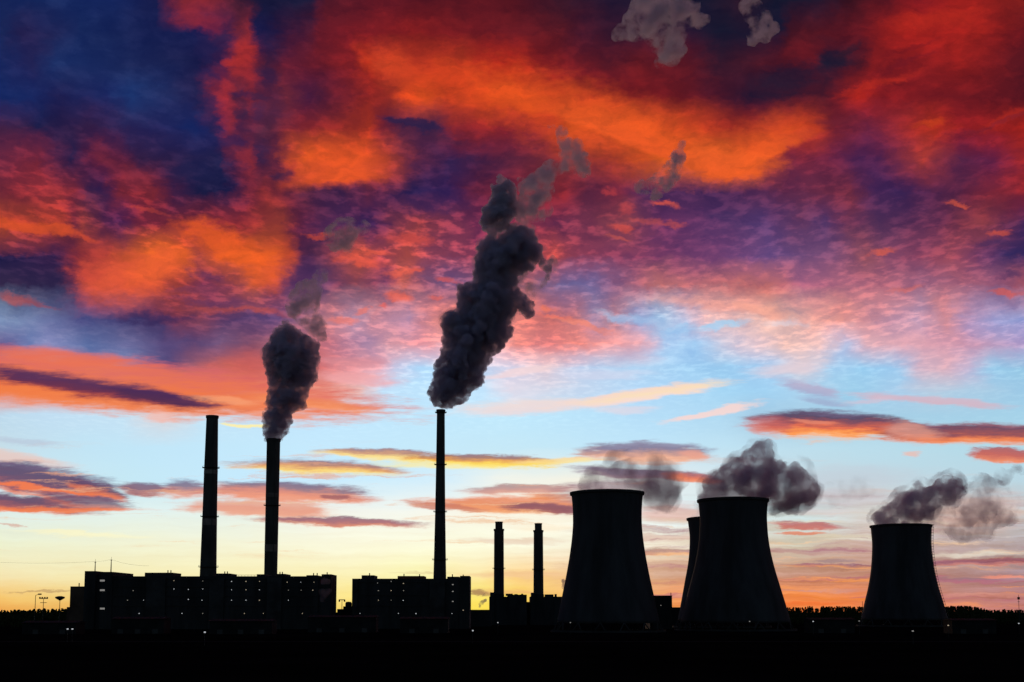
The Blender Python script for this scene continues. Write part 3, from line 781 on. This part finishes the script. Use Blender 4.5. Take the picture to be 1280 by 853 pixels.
DD = 1450
c = at(640, 765, DD)
E = empty('filter_house', (c.x, DD, 0), 'low stepped block under the left short chimney', 'industrial building', 'filter houses under the short chimneys')
block(E, 'hall', M['clad'], 611.5, 634, 746, DD, 60)
block(E, 'stair_tower', M['clad'], 612.5, 618, 740.7, DD, 40, dy=-2)
block(E, 'stair_tower', M['clad'], 618, 630, 742.5, DD, 40, dy=1)
block(E, 'duct_house', M['clad'], 634, 658.5, 743.5, DD, 50, dy=2)
for x0, x1, yt in ((632, 641, 742.3), (643, 647, 742.8), (651.5, 654, 742.4)):
    block(E, 'roof_house', M['clad'], x0, x1, yt, DD, 12, 745, dy=8)
c = at(684, 765, DD)
E2 = empty('filter_house', (c.x, DD, 0), 'low stepped block under the right short chimney, reaching the largest cooling tower', 'industrial building', 'filter houses under the short chimneys')
block(E2, 'hall', M['clad'], 662.5, 705, 746, DD, 60)
block(E2, 'stair_tower', M['clad'], 664, 668, 741, DD, 40, dy=-2)
for x0, x1, yt in ((668, 680, 743), (681, 692, 743.2), (693.5, 696, 742.8)):
    block(E2, 'roof_house', M['clad'], x0, x1, yt, DD, 12, 748, dy=8)
c = at(660, 765, DD + 30)
E3 = empty('conveyor_hall', (c.x, DD + 30, 0), 'low flat hall bridging the gap between the short chimneys', 'industrial building')
block(E3, 'wall', M['clad'], 655, 667, 753.5, DD + 30, 40)
block(E3, 'roof', M['roof'], 654.6, 667.4, 752.6, DD + 30, 42, 753.5, dy=-1)

c = at(829, 765, 1100)
G = empty('pump_house', (c.x, 1100, 0), 'square dark block filling the gap right of the largest cooling tower', 'industrial building')
block(G, 'wall', M['clad'], 812, 840, 745.5, 1100, 40)
block(G, 'roof', M['roof'], 811.7, 840.4, 744.6, 1100, 42, 745.5, dy=-1)
pipe(G, 838.6, 741, 746, 1100, 20, .35)
window(G, 826, 757, 1100, 1.2, .9, 'lamp_dim', dy=-.3)
c = at(846, 765, 1250)
G2 = empty('storage_shed', (c.x, 1250, 0), 'very low shed between the square block and the half hidden tower', 'industrial building')
block(G2, 'wall', M['clad'], 838, 854, 760, 1250, 30)
block(G2, 'roof', M['roof'], 837.6, 854.4, 759.3, 1250, 32, 760, dy=-1)

c = at(434, 765, 1180)
H = empty('tank_house', (c.x, 1180, 0), 'small block with a round tank in the gap between the two boiler houses', 'industrial building')
block(H, 'wall', M['clad'], 429, 441, 758.2, 1180, 30)
p = at(434, 754, 1180)
tk = MB().lathe([(3.2, 12), (3.2, p.z), (2.4, p.z + 1.2), (.3, p.z + 1.4)], 24).build('tank', M['steel'], H)
tk.location = (p.x - c.x, 10, 0)
block(H, 'annex', M['clad'], 421.5, 429, 761.5, 1180, 20, dy=2)
c = at(600, 765, 1300)
H2 = empty('coal_conveyor', (c.x, 1300, 0), 'long low conveyor building closing the gap right of the shorter boiler house', 'industrial building')
block(H2, 'gallery', M['clad'], 586, 614, 763, 1300, 12)
block(H2, 'roof', M['roof'], 585.7, 614.3, 762.4, 1300, 13, 763, dy=-.5)

# low sheds in front of the plant
SHEDS = [(28, 95, 779, 783, 860, 'flat pale roofed shed at the left edge of the dark yard', 2), (140, 205, 774, 783, 880, 'wide low shed in front of the long boiler house, left end', 3),
         (262, 340, 777, 786, 860, 'wide low shed in front of the long boiler house, below the thick chimney', 3), (385, 470, 772, 780, 930, 'wide low shed in front of the gap between the boiler houses', 3),
         (500, 560, 774, 782, 900, 'low shed in front of the shorter boiler house', 2), (1012, 1068, 775, 782, 900, 'low pale shed before the tree line left of the lone cooling tower', 2),
         (1190, 1245, 776, 783, 880, 'low shed right of the lone cooling tower', 2)]
for x0, x1, y0, y1, D, lab, nd in SHEDS:
    c = at((x0 + x1) / 2, 770, D)
    S = empty('low_shed', (c.x, D, 0), lab, 'shed', 'low sheds across the yard')
    a, b = at(x0, y0, D), at(x1, y0, D)
    h = max(2.6, a.z)
    L0, L1 = a.x - c.x, b.x - c.x
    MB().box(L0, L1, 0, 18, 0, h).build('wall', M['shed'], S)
    rf = MB()
    pr = [(-.8, h + .003), (18.8, h + .003), (18.8, h + .25), (9, h + 1.6), (-.8, h + .25)]
    V = [[rf.bm.verts.new((xx, yy, zz)) for yy, zz in pr] for xx in (L0 - .6, L1 + .6)]
    for i in range(5):
        rf.bm.faces.new((V[0][i], V[0][(i + 1) % 5], V[1][(i + 1) % 5], V[1][i]))
    rf.bm.faces.new(V[0][::-1])
    rf.bm.faces.new(V[1])
    rf.build('roof', M['shed'], S)
    for i in range(nd):
        xx = L0 + (L1 - L0) * (i + .5) / nd
        MB().box(xx - 2, xx + 2, -.12, .05, 0, min(h - .3, 3.2)).build('roller_door', M['steel'], S)


# ------------------------------------------------------------------ masts, lamps, wires
def lattice(x, ytop, ybot, D, wpx, name, label, cat, group=None, arms=()):
    p, q = at(x, ytop, D), at(x, ybot, D)
    root = empty(name, (p.x, D, 0), label, cat, group)
    H_, w = p.z, wpx * px(D) / 2
    f = MB()
    n = max(6, int(H_ / 6))
    def cor(i, s, t):
        kk = 1 - i / n * .9
        return Vector((s * w * kk, t * w * kk, H_ * i / n))
    for s, t in ((-1, -1), (1, -1), (1, 1), (-1, 1)):
        f.bar(cor(0, s, t), cor(n, s, t), .22, 4)
    for i in range(n):
        for (s, t), (s2, t2) in zip(((-1, -1), (1, -1), (1, 1), (-1, 1)), ((1, -1), (1, 1), (-1, 1), (-1, -1))):
            f.bar(cor(i, s, t), cor(i + 1, s2, t2), .12, 4)
            f.bar(cor(i, s2, t2), cor(i + 1, s, t), .12, 4)
    f.build('lattice_frame', M['steel'], root)
    MB().bar((0, 0, H_ - .5), (0, 0, H_ + 3), .15, 5).build('spike', M['steel'], root)
    for yy, hw in arms:
        z = at(x, yy, D).z
        MB().bar((-hw * px(D), 0, z), (hw * px(D), 0, z), .3, 4).build('cross_arm', M['steel'], root)
    return Vector((p.x, D, H_))


t1 = lattice(119.2, 702, 716, 1500, 3.0, 'power_pylon', 'shorter lattice mast rising behind the left end of the long hall', 'pylon', 'lattice pylons behind the long hall', ((703.5, 1.2),))
t2 = lattice(139.2, 699.5, 716, 1480, 3.0, 'power_pylon', 'taller lattice mast, right one behind the left end of the long hall', 'pylon', 'lattice pylons behind the long hall', ((700.5, 1.2),))


def wire(a, b, sag, label):
    f = MB()
    pts = []
    for i in range(25):
        tt = i / 24
        p = a.lerp(b, tt)
        p.z -= sag * 4 * tt * (1 - tt)
        pts.append(p)
    for p, q in zip(pts, pts[1:]):
        f.bar(p, q, .08, 4)
    return tag(f.build('power_line', M['steel']), label, 'cable')


wire(t1, t2, .6, 'very thin cable strung between the two lattice masts')
wire(at(-40, 700.5, 1560), t1, 3, 'faint thin cable running off the left edge from the shorter lattice mast')
wire(t2, at(186, 707.5, 1300), 2, 'thin cable dropping from the taller lattice mast to the hall roof')


def post(name, x, ytop, D, label, cat, head, group=None):
    p = at(x, ytop, D)
    root = empty(name, (p.x, D, 0), label, cat, group)
    MB().bar((0, 0, 0), (0, 0, p.z), .42, 6, .24).build('post', M['steel'], root)
    if head == 'arm':
        MB().bar((0, 0, p.z), (3.4, 0, p.z + 1.4), .2, 5).build('arm', M['steel'], root)
        MB().box(2.4, 5.2, -.7, .7, p.z + .5, p.z + 1.7).build('lamp_head', M['steel'], root)
    elif head == 'bars':
        MB().box(-4, 4, -.2, .2, p.z - .3, p.z + .3).build('cross_bar', M['steel'], root)
        MB().box(-3, 3, -.2, .2, p.z - 4, p.z - 3.5).build('cross_bar', M['steel'], root)
        for s in (-3.4, -1.2, 1.2, 3.4):
            MB().box(s - .6, s + .6, -.6, .2, p.z + .3, p.z + 1.5).build('floodlight', M['steel'], root)
    elif head == 'crown':
        MB().lathe([(.5, p.z - 1.8), (4.2, p.z + .4), (4.2, p.z + 1.6), (1.4, p.z + 2.3)], 20).build('lamp_crown', M['steel'], root)
    elif head == 'box':
        MB().box(-1.2, 1.2, -1, 1, p.z - 6, p.z - 3).build('equipment_box', M['steel'], root)
        MB().box(-1.6, 1.6, -.2, .2, p.z - 9, p.z - 8.6).build('cross_bar', M['steel'], root)
    elif head == 'tee':
        MB().box(-3.2, 3.2, -.3, .3, p.z - .4, p.z + .4).build('cross_bar', M['steel'], root)
        for s in (-2.6, 2.6):
            MB().box(s - .7, s + .7, -.5, .3, p.z - 2, p.z - .4).build('floodlight', M['steel'], root)
    return root


post('lamp_post', 44.5, 744.5, 1100, 'thin lamp post with one hooked arm, leftmost against the sky', 'lamp post', 'arm')
post('floodlight_mast', 54.5, 748.5, 1120, 'mast with two crossbars of floodlights, left of the long hall', 'floodlight mast', 'bars')
post('floodlight_mast', 75, 748.5, 1100, 'mast with a round flaring head just left of the long hall', 'floodlight mast', 'crown')
post('floodlight_mast', 427.5, 750, 1200, 'small T shaped mast in the gap between the boiler houses', 'floodlight mast', 'tee')
post('antenna_mast', 1273, 743.5, 1500, 'lone dark mast at the far right edge of the horizon', 'mast', 'box')
post('antenna_mast', 1078, 752, 1420, 'tiny thin mast on the horizon left of the lone cooling tower', 'mast', 'plain')

YL = [(84.5, 786.5, 'left one of two bright yard lamps close together at the far left', 'lamp_cool'), (90.5, 786.5, 'right one of two bright yard lamps close together at the far left', 'lamp_cool'),
      (256, 790.5, 'bright yard lamp below the smokeless chimney', 'lamp_cool'), (591, 788.5, 'yard lamp under the right end of the shorter boiler house', 'lamp_cool'),
      (622.3, 778.5, 'yard lamp below the left short chimney', 'lamp_cool'), (713, 778.5, 'faint yard lamp at the foot of the largest cooling tower', 'lamp_dim'),
      (1016.5, 777, 'bright yard lamp left of the lone cooling tower', 'lamp_cool'), (1074, 776.5, 'dim yard lamp hard by the left foot of the lone cooling tower', 'lamp_dim'),
      (1185.3, 782, 'yard lamp at the right foot of the lone cooling tower', 'lamp_warm'), (1141, 789, 'dim yard lamp low in front of the lone cooling tower', 'lamp_dim'),
      (1273.5, 779.5, 'bright yard lamp at the far right edge', 'lamp_cool'), (937, 777, 'faint yard lamp before the tower with dark steam', 'lamp_dim')]
for x, y, lab, m in YL:
    D = 16 * F_PX / (y - 765 + 9) * .82
    D = min(D, 850)
    p = at(x, y, D)
    h = max(p.z, 3.0)
    r_ = empty('yard_lamp', (p.x, D, 0), lab, 'lamp', 'small lamps lit across the dark yard')
    MB().bar((0, 0, 0), (0, 0, h - .3), .1, 5).build('post', M['steel'], r_)
    s_ = .36
    MB().box(-s_, s_, -s_, s_, h - .3, h + .3).build('lit_head', M[m], r_)


# ------------------------------------------------------------------ tree lines (one mass on the horizon)
def treeline(name, spots, label_kind):
    f = MB()
    rr = random.Random(hash(name) % 1000 + 3)
    for X, Yt, D in spots:
        p = at(X, Yt, D)
        H_ = max(3, p.z)
        wd = H_ * rr.uniform(.25, .4)
        f.bar((p.x, D, 0), (p.x, D, H_ * .7), .35, 4, .1)
        for _ in range(46):
            zz = rr.random() ** .7
            rad_ = wd * (1.05 - zz) * rr.random() ** .5
            a = rr.uniform(0, 6.28)
            ctr = Vector((p.x + rad_ * math.cos(a), D + rad_ * math.sin(a), H_ * (.15 + .85 * zz)))
            s = rr.uniform(.5, 1.5)
            n1 = Vector((rr.uniform(-1, 1), rr.uniform(-1, 1), rr.uniform(-1, 1))).normalized()
            n2 = n1.orthogonal().normalized()
            vv = [f.bm.verts.new(ctr + q) for q in (n1 * s, n2 * s, -n1 * s * .8, -n2 * s)]
            f.bm.faces.new(vv)
    return tag(f.build(name, M['leaf']), kind='stuff', label=label_kind)


sp = []
for i in range(190):
    X = rng.uniform(978, 1082)
    sp.append((X, 759.3 + rng.uniform(-1.3, 2.6) + (1.5 if X < 1000 else 0), rng.uniform(1500, 1750)))
treeline('treeline', sp, 'low dark wood on the horizon between two cooling towers')
sp = []
for i in range(120):
    X = rng.uniform(1176, 1232)
    sp.append((X, 757.5 + abs((X - 1200) / 30) ** 2 * 4 + rng.uniform(-.2, 1.6), rng.uniform(1450, 1600)))
for i in range(120):
    sp.append((rng.uniform(1225, 1300), 763 + rng.uniform(-1, 2), rng.uniform(1500, 1700)))
treeline('treeline', sp, 'dark mound of trees right of the lone cooling tower')
sp = []
for i in range(170):
    X = rng.uniform(-20, 92)
    sp.append((X, 765 - X * .035 + rng.uniform(-1.8, 1.6), rng.uniform(1200, 1500)))
treeline('treeline', sp, 'low dark bushes along the horizon at the left')


# ------------------------------------------------------------------ smoke and steam
def vol_mat(name, colr, dens, scale, lo, hi, aniso=.45, floor=0.0, step=.12, det=5, absorb=None):
    m = bpy.data.materials.new(name)
    m.use_nodes = True
    t = m.node_tree
    t.nodes.clear()
    k = NT(t)
    tc = k.new('ShaderNodeTexCoord').outputs['Object']
    w = k.vec('SUBTRACT', k.noise(tc, scale * .6, 2, .5, True), (.5, .5, .5))
    tc = k.vec('ADD', tc, k.vec('SCALE', w, scale=.7 / scale))
    n = k.noise(tc, scale, det, .62)
    dn = k.math('MULTIPLY', k.mapr(n, lo, hi, floor, 1.0), dens)
    v = k.new('ShaderNodeVolumePrincipled')
    v.inputs['Color'].default_value = (*colr, 1)
    v.inputs['Anisotropy'].default_value = aniso
    k.put(v.inputs['Density'], dn)
    o = k.new('ShaderNodeOutputMaterial')
    t.links.new(v.outputs[0], o.inputs['Volume'])
    m.cycles.volume_step_rate = step
    return m


def in_poly(x, y, P):
    c_ = False
    for (x0, y0), (x1, y1) in zip(P, P[1:] + P[:1]):
        if (y0 > y) != (y1 > y) and x < (x1 - x0) * (y - y0) / (y1 - y0) + x0:
            c_ = not c_
    return c_


def dist_poly(x, y, P):
    best = 1e9
    for (x0, y0), (x1, y1) in zip(P, P[1:] + P[:1]):
        dx, dy = x1 - x0, y1 - y0
        tt = max(0, min(1, ((x - x0) * dx + (y - y0) * dy) / (dx * dx + dy * dy + 1e-9)))
        best = min(best, math.hypot(x - x0 - tt * dx, y - y0 - tt * dy))
    return best


def puffs(P, n, rmin, rmax, seed, edge=.55):
    """puff centres (photo x, y, radius, depth) filling an outline, with a fringe of small ones along its edge"""
    rr = random.Random(seed)
    xs, ys = [q[0] for q in P], [q[1] for q in P]
    out = []
    tries = 0
    while len(out) < n and tries < n * 120:
        tries += 1
        x, y = rr.uniform(min(xs), max(xs)), rr.uniform(min(ys), max(ys))
        if not in_poly(x, y, P):
            continue
        d_ = dist_poly(x, y, P)
        if len(out) < n * edge:
            r = rmin * rr.uniform(.7, 2.0) * (1 if rmax < 8 else 1.15)
            if not .35 * r < d_ < r * 1.7:
                continue
            out.append((x, y, r, rr.uniform(-.6, .6) * rmax))
        else:
            if d_ < rmin * 1.3:
                continue
            r = min(d_ * .95, rr.uniform(rmax * .45, rmax))
            out.append((x, y, r, rr.choice((-1, 1)) * rr.uniform(.3, 1) ** .5 * (max(d_ * 1.15 - r, 0) + r * .35)))
    return out


def core(pf):
    return [(x, y, r, d * .25) for x, y, r, d in pf]


def smoke(name, pf, D, m, label=None, cat=None, parent=None, voxel=1.0, disp=((9, 2.4), (3.5, 1.5), (1.5, .45)), group=None):
    sx = sum(q[0] for q in pf) / len(pf)
    sy = max(q[1] for q in pf)
    org = at(sx, sy, D)
    bm = bmesh.new()
    base = bmesh.new()
    bmesh.ops.create_icosphere(base, subdivisions=2, radius=1)
    bv = [v.co.copy() for v in base.verts]
    bf = [[v.index for v in f.verts] for f in base.faces]
    base.free()
    for x, y, r, dep in pf:
        p = at(x, y, D) - org
        rw = r * px(D)
        p.y += dep * px(D)
        vs_ = [bm.verts.new(p + v * rw) for v in bv]
        for f in bf:
            bm.faces.new([vs_[i] for i in f])
    me = bpy.data.meshes.new(name)
    bm.to_mesh(me)
    bm.free()
    me.materials.append(m)
    o = bpy.data.objects.new(name, me)
    C.objects.link(o)
    if parent:
        o.parent = parent
        o.location = org - parent.location
    else:
        o.location = org
    rm = o.modifiers.new('merge', 'REMESH')
    rm.mode = 'VOXEL'
    rm.voxel_size = voxel
    for i, (sz, st) in enumerate(disp):
        tx = bpy.data.textures.new(name + '_billow', 'CLOUDS')
        tx.noise_scale = sz
        tx.noise_depth = 3
        dm = o.modifiers.new('billow', 'DISPLACE')
        dm.texture = tx
        dm.strength = st * 2
        dm.mid_level = .5
        dm.texture_coords = 'LOCAL'
    cl = o.modifiers.new('close', 'REMESH')
    cl.mode = 'VOXEL'
    cl.voxel_size = voxel
    if label:
        tag(o, label, cat, group)
    return o


def veil(parent, pf, D, m, grow=1.35, every=2, name='thin_veil'):
    """the thinner air round a plume"""
    rr = random.Random(len(pf))
    q = [(x + rr.uniform(-.4, .4) * r, y + rr.uniform(-.4, .3) * r, max(4, r * grow + 1.5), d) for x, y, r, d in pf[::every]]
    return smoke(name, q, D, m, parent=parent, voxel=1.8, disp=((14, 4), (5, 2.4)))


SOOT = vol_mat('soot_smoke', (.78, .72, .88), .36, .14, .38, .54, .35, .22)
SOOT2 = vol_mat('soot_smoke_thin', (.84, .78, .92), .34, .10, .36, .52, .3, .03)
WISP = vol_mat('smoke_wisp', (.99, .88, .99), .15, .045, .45, .63, .2, .0, det=8)
WISP2 = vol_mat('smoke_trail', (.99, .86, .97), .16, .06, .42, .60, .2, .0, det=7)
STEAM = vol_mat('tower_steam', (.88, .74, .89), .15, .058, .38, .58, .2, .0, det=7)
STEAM_T = vol_mat('tower_steam_thin', (.80, .66, .83), .058, .04, .38, .62, .2, .0, det=7)
STEAM_F = vol_mat('faint_veil', (.84, .70, .86), .05, .036, .42, .63, .2, .0, det=7)
WISP_F = vol_mat('faint_smoke_veil', (.86, .78, .92), .06, .05, .42, .62, .2, .0, det=7)
STEAM_W = vol_mat('white_steam', (.92, .9, .95), .22, .2, .35, .6, .2, .1)

# thick chimney
P2 = [(333, 552), (330, 538), (328, 520), (331, 505), (335, 490), (337, 475), (329, 455), (327, 440), (335, 427), (347, 408), (356, 400), (368, 408), (384, 418), (398, 430), (400, 445), (395, 460), (397, 475), (384, 490), (383, 508), (366, 520), (362, 538), (350, 552)]
pf2 = puffs(P2, 300, 2.2, 7.5, 11, .75) + puffs(P2, 260, 3, 8, 15, .1) + core(puffs(P2, 110, 3, 12, 14, 0))
s2 = smoke('smoke_plume', pf2, 1205, SOOT, 'short dark smoke plume curling up from the thick chimney on the long hall', 'smoke', voxel=.75)
W2 = [(350, 412), (352, 392), (358, 372), (372, 352), (392, 346), (410, 334), (418, 338), (404, 362), (400, 390), (412, 400), (410, 425), (398, 440), (385, 420), (368, 402)]
smoke('thin_wisp', puffs(W2, 60, 5, 14, 12, .2), 1205, WISP2, parent=s2, voxel=1.2, disp=((12, 3.6), (5, 2)))
V2 = [(402, 300), (404, 285), (418, 278), (432, 266), (442, 274), (462, 284), (464, 292), (446, 300), (442, 318), (428, 322), (412, 312)]
smoke('drifting_wisp', puffs(V2, 40, 5, 14, 13, .2), 1230, WISP2, 'pale grey wisp torn off high above the short plume', 'smoke', voxel=1.2, disp=((12, 3.6), (5, 2)), group='torn wisps of smoke in the red sky')

# thin chimney
P3 = [(546, 511), (539, 504), (535, 490), (541, 474), (545, 455), (552, 436), (553, 415), (549, 398), (556, 390), (572, 386), (570, 372), (572, 360), (590, 352), (592, 330), (594, 312), (602, 300),
      (614, 294), (622, 296), (634, 284), (648, 280), (662, 284), (670, 294), (678, 310), (678, 326), (662, 340), (648, 344), (646, 360), (655, 368), (667, 378), (668, 392), (658, 400), (646, 386), (640, 400), (640, 418), (631, 434), (612, 450), (606, 474), (592, 490), (572, 508), (558, 512)]
pf3 = puffs(P3, 560, 2.3, 9, 21, .75) + puffs(P3, 620, 3, 9, 27, .1) + core(puffs(P3, 190, 3, 17, 28, 0))
s3 = smoke('smoke_plume', pf3, 1230, SOOT, 'largest column of black smoke billowing from the thin tall chimney', 'smoke', voxel=.75)
veil(s2, [q for q in pf2 if q[1] < 470], 1205, WISP_F, 1.3, 3)
veil(s3, [q for q in pf3 if q[1] < 410], 1230, WISP_F, 1.3, 4)
P3b = [(603, 292), (600, 275), (604, 258), (614, 248), (614, 230), (624, 220), (636, 224), (644, 232), (648, 252), (646, 272), (630, 288), (616, 296)]
smoke('upper_billow', puffs(P3b, 150, 2.4, 12, 22), 1230, SOOT2, parent=s3, voxel=1.0)
W3 = [(640, 286), (640, 240), (652, 222), (672, 212), (684, 196), (700, 192), (694, 172), (682, 158), (686, 144), (700, 152), (710, 170), (722, 182), (742, 196), (742, 216), (730, 236), (720, 220), (700, 214), (690, 234), (688, 262), (676, 286), (656, 290)]
smoke('thin_wisp', puffs(W3, 110, 5, 15, 23, .2), 1235, WISP2, parent=s3, voxel=1.2, disp=((12, 3.6), (5, 2)))
smoke('stray_puff', puffs([(676, 322), (690, 326), (692, 342), (684, 352), (676, 344), (672, 332)], 12, 2.5, 7, 24), 1230, SOOT2, parent=s3, voxel=1.0)
W3c = [(646, 345), (668, 338), (690, 318), (702, 326), (690, 350), (672, 368), (664, 392), (650, 384)]
smoke('thin_wisp', puffs(W3c, 40, 4, 12, 25, .2), 1240, WISP, parent=s3, voxel=1.2, disp=((12, 3.6), (5, 2)))
smoke('white_jet', puffs([(546, 512), (541, 504), (545, 497), (552, 500), (556, 497), (556, 512)], 14, 1.4, 3, 26), 1226, STEAM_W, parent=s3, voxel=.6, disp=((2.5, .6),))

# torn wisps high up
V4 = [(790, 228), (806, 222), (824, 218), (832, 196), (848, 180), (860, 172), (864, 180), (856, 204), (852, 224), (842, 240), (818, 250), (802, 242)]
smoke('drifting_wisp', puffs(V4, 60, 3.5, 11, 31, .2), 1300, WISP2, 'small grey wisp with a dark core, right of the largest smoke column', 'smoke', voxel=1.1, disp=((12, 3.6), (5, 2)), group='torn wisps of smoke in the red sky')
V5 = [(756, 44), (768, 34), (782, 40), (780, 20), (790, -10), (884, -10), (880, 14), (896, 24), (888, 32), (872, 40), (858, 50), (856, 76), (842, 90), (824, 86), (812, 62), (800, 52), (784, 72)]
smoke('drifting_wisp', puffs(V5, 90, 6, 20, 32, .2), 1300, WISP, 'largest pale torn wisp at the top edge of the sky', 'smoke', voxel=1.3, disp=((12, 3.6), (5, 2)), group='torn wisps of smoke in the red sky')
V6 = [(918, 4), (930, -8), (950, -4), (960, 14), (972, 34), (966, 50), (944, 54), (926, 52), (938, 30)]
smoke('drifting_wisp', puffs(V6, 40, 5, 13, 33, .2), 1300, WISP, 'thin bluish wisp at the top edge, right of the largest torn wisp', 'smoke', voxel=1.2, disp=((12, 3.6), (5, 2)), group='torn wisps of smoke in the red sky')

# cooling tower steam
S3 = [(874, 630), (876, 604), (890, 588), (914, 576), (938, 556), (956, 546), (968, 552), (962, 570), (984, 578), (1004, 586), (1020, 602), (1028, 618), (1012, 632), (1000, 648), (980, 640), (964, 646), (950, 634), (910, 634)]
pS3 = puffs(S3, 150, 4, 20, 41, .4)
sS3 = smoke('steam_plume', pS3, 1035, STEAM, 'dark mauve steam cloud leaning right over the big cooling tower in the middle', 'steam', voxel=1.4, disp=((16, 4), (6, 2)))
veil(sS3, pS3, 1035, STEAM_F, 1.5, 2)
S2 = [(862, 652), (866, 640), (874, 622), (882, 610), (890, 625), (884, 652)]
smoke('steam_plume', puffs(S2, 26, 3, 9, 42), 1215, STEAM_T, 'thin steam lifting from the half hidden cooling tower', 'steam', voxel=1.4)
S1 = [(716, 618), (724, 596), (752, 588), (770, 574), (800, 570), (832, 576), (846, 590), (852, 610), (846, 630), (826, 642), (806, 636), (796, 618)]
pS1 = puffs(S1, 110, 7, 24, 43, .2)
sS1 = smoke('steam_plume', pS1, 975, STEAM_T, 'faint see-through steam drifting right from the largest cooling tower', 'steam', voxel=1.6, disp=((16, 4), (6, 2)))
veil(sS1, pS1, 975, STEAM_F, 1.4, 2)
S4 = [(1092, 659), (1092, 640), (1102, 632), (1120, 620), (1134, 608), (1152, 604), (1162, 608), (1174, 594), (1190, 590), (1204, 598), (1208, 612), (1200, 626), (1184, 636), (1166, 640), (1160, 654), (1140, 658), (1124, 664), (1104, 662)]
pS4 = puffs(S4, 130, 3.5, 15, 44, .4)
s4 = smoke('steam_plume', pS4, 1319, STEAM, 'dark mauve steam leaning right from the lone cooling tower at far right', 'steam', voxel=1.5, disp=((14, 3.6), (5, 1.8)))
S4b = [(1150, 660), (1150, 636), (1180, 614), (1204, 604), (1226, 592), (1252, 600), (1274, 616), (1278, 640), (1256, 660), (1226, 678), (1186, 676)]
smoke('thin_wisp', puffs(S4b, 80, 7, 20, 45, .2), 1330, STEAM_F, parent=s4, voxel=1.6, disp=((12, 3.6), (5, 2)))
veil(s4, pS4, 1319, STEAM_F, 1.5, 2)
smoke('steam_puff', puffs([(1242, 594), (1252, 583), (1270, 578), (1280, 588), (1266, 598), (1252, 603)], 16, 4, 8, 46), 1340, STEAM_T, 'tiny detached puff of steam near the right edge', 'steam', voxel=1.2, disp=((12, 3.6), (5, 2)))
smoke('steam_cloud', puffs([(1030, 600), (1060, 590), (1090, 596), (1102, 608), (1080, 626), (1048, 634), (1028, 622)], 40, 4, 14, 47), 1100, vol_mat('faint_steam', (.75, .7, .75), .016, .06, .42, .66, .3, 0), 'very faint steam shreds between the two right hand cooling tower plumes', 'steam', voxel=1.8)

# small vents
smoke('vent_steam', puffs([(398, 756), (400, 740), (398, 730), (404, 722), (412, 726), (414, 738), (410, 756)], 18, 2, 5, 51), 1080, vol_mat('vent_steam_grey', (.8, .7, .7), .09, .12, .3, .6, .3, .1), 'faint grey steam rising before the right end of the long hall', 'steam', voxel=1.0)
smoke('vent_smoke', puffs([(597, 761), (599, 754), (604, 748), (601, 743), (606, 742), (609, 749), (605, 756), (601, 761)], 14, 1.3, 3, 52), 1290, SOOT2, 'tiny dark twist of smoke in the glowing gap right of the shorter boiler house', 'smoke', voxel=.8, disp=((3, .8),))
smoke('vent_steam', puffs([(701, 738), (700, 728), (704, 722), (709, 726), (708, 738)], 10, 1.6, 3.5, 53), 1440, SOOT2, 'tiny smoke smudge beside the left flank of the largest cooling tower', 'smoke', voxel=1.0, disp=((3, .8),))

# ------------------------------------------------------------------ render settings
sc.view_settings.view_transform = 'Standard'
sc.view_settings.look = 'None'
sc.view_settings.exposure = 0
sc.view_settings.gamma = 1
sc.view_settings.use_curve_mapping = False
sc.render.engine = 'CYCLES'
sc.cycles.volume_bounces = 4
sc.cycles.max_bounces = 6
sc.cycles.volume_max_steps = 512
sc.cycles.use_denoising = True
sc.cycles.use_adaptive_sampling = True
sc.cycles.adaptive_threshold = .02
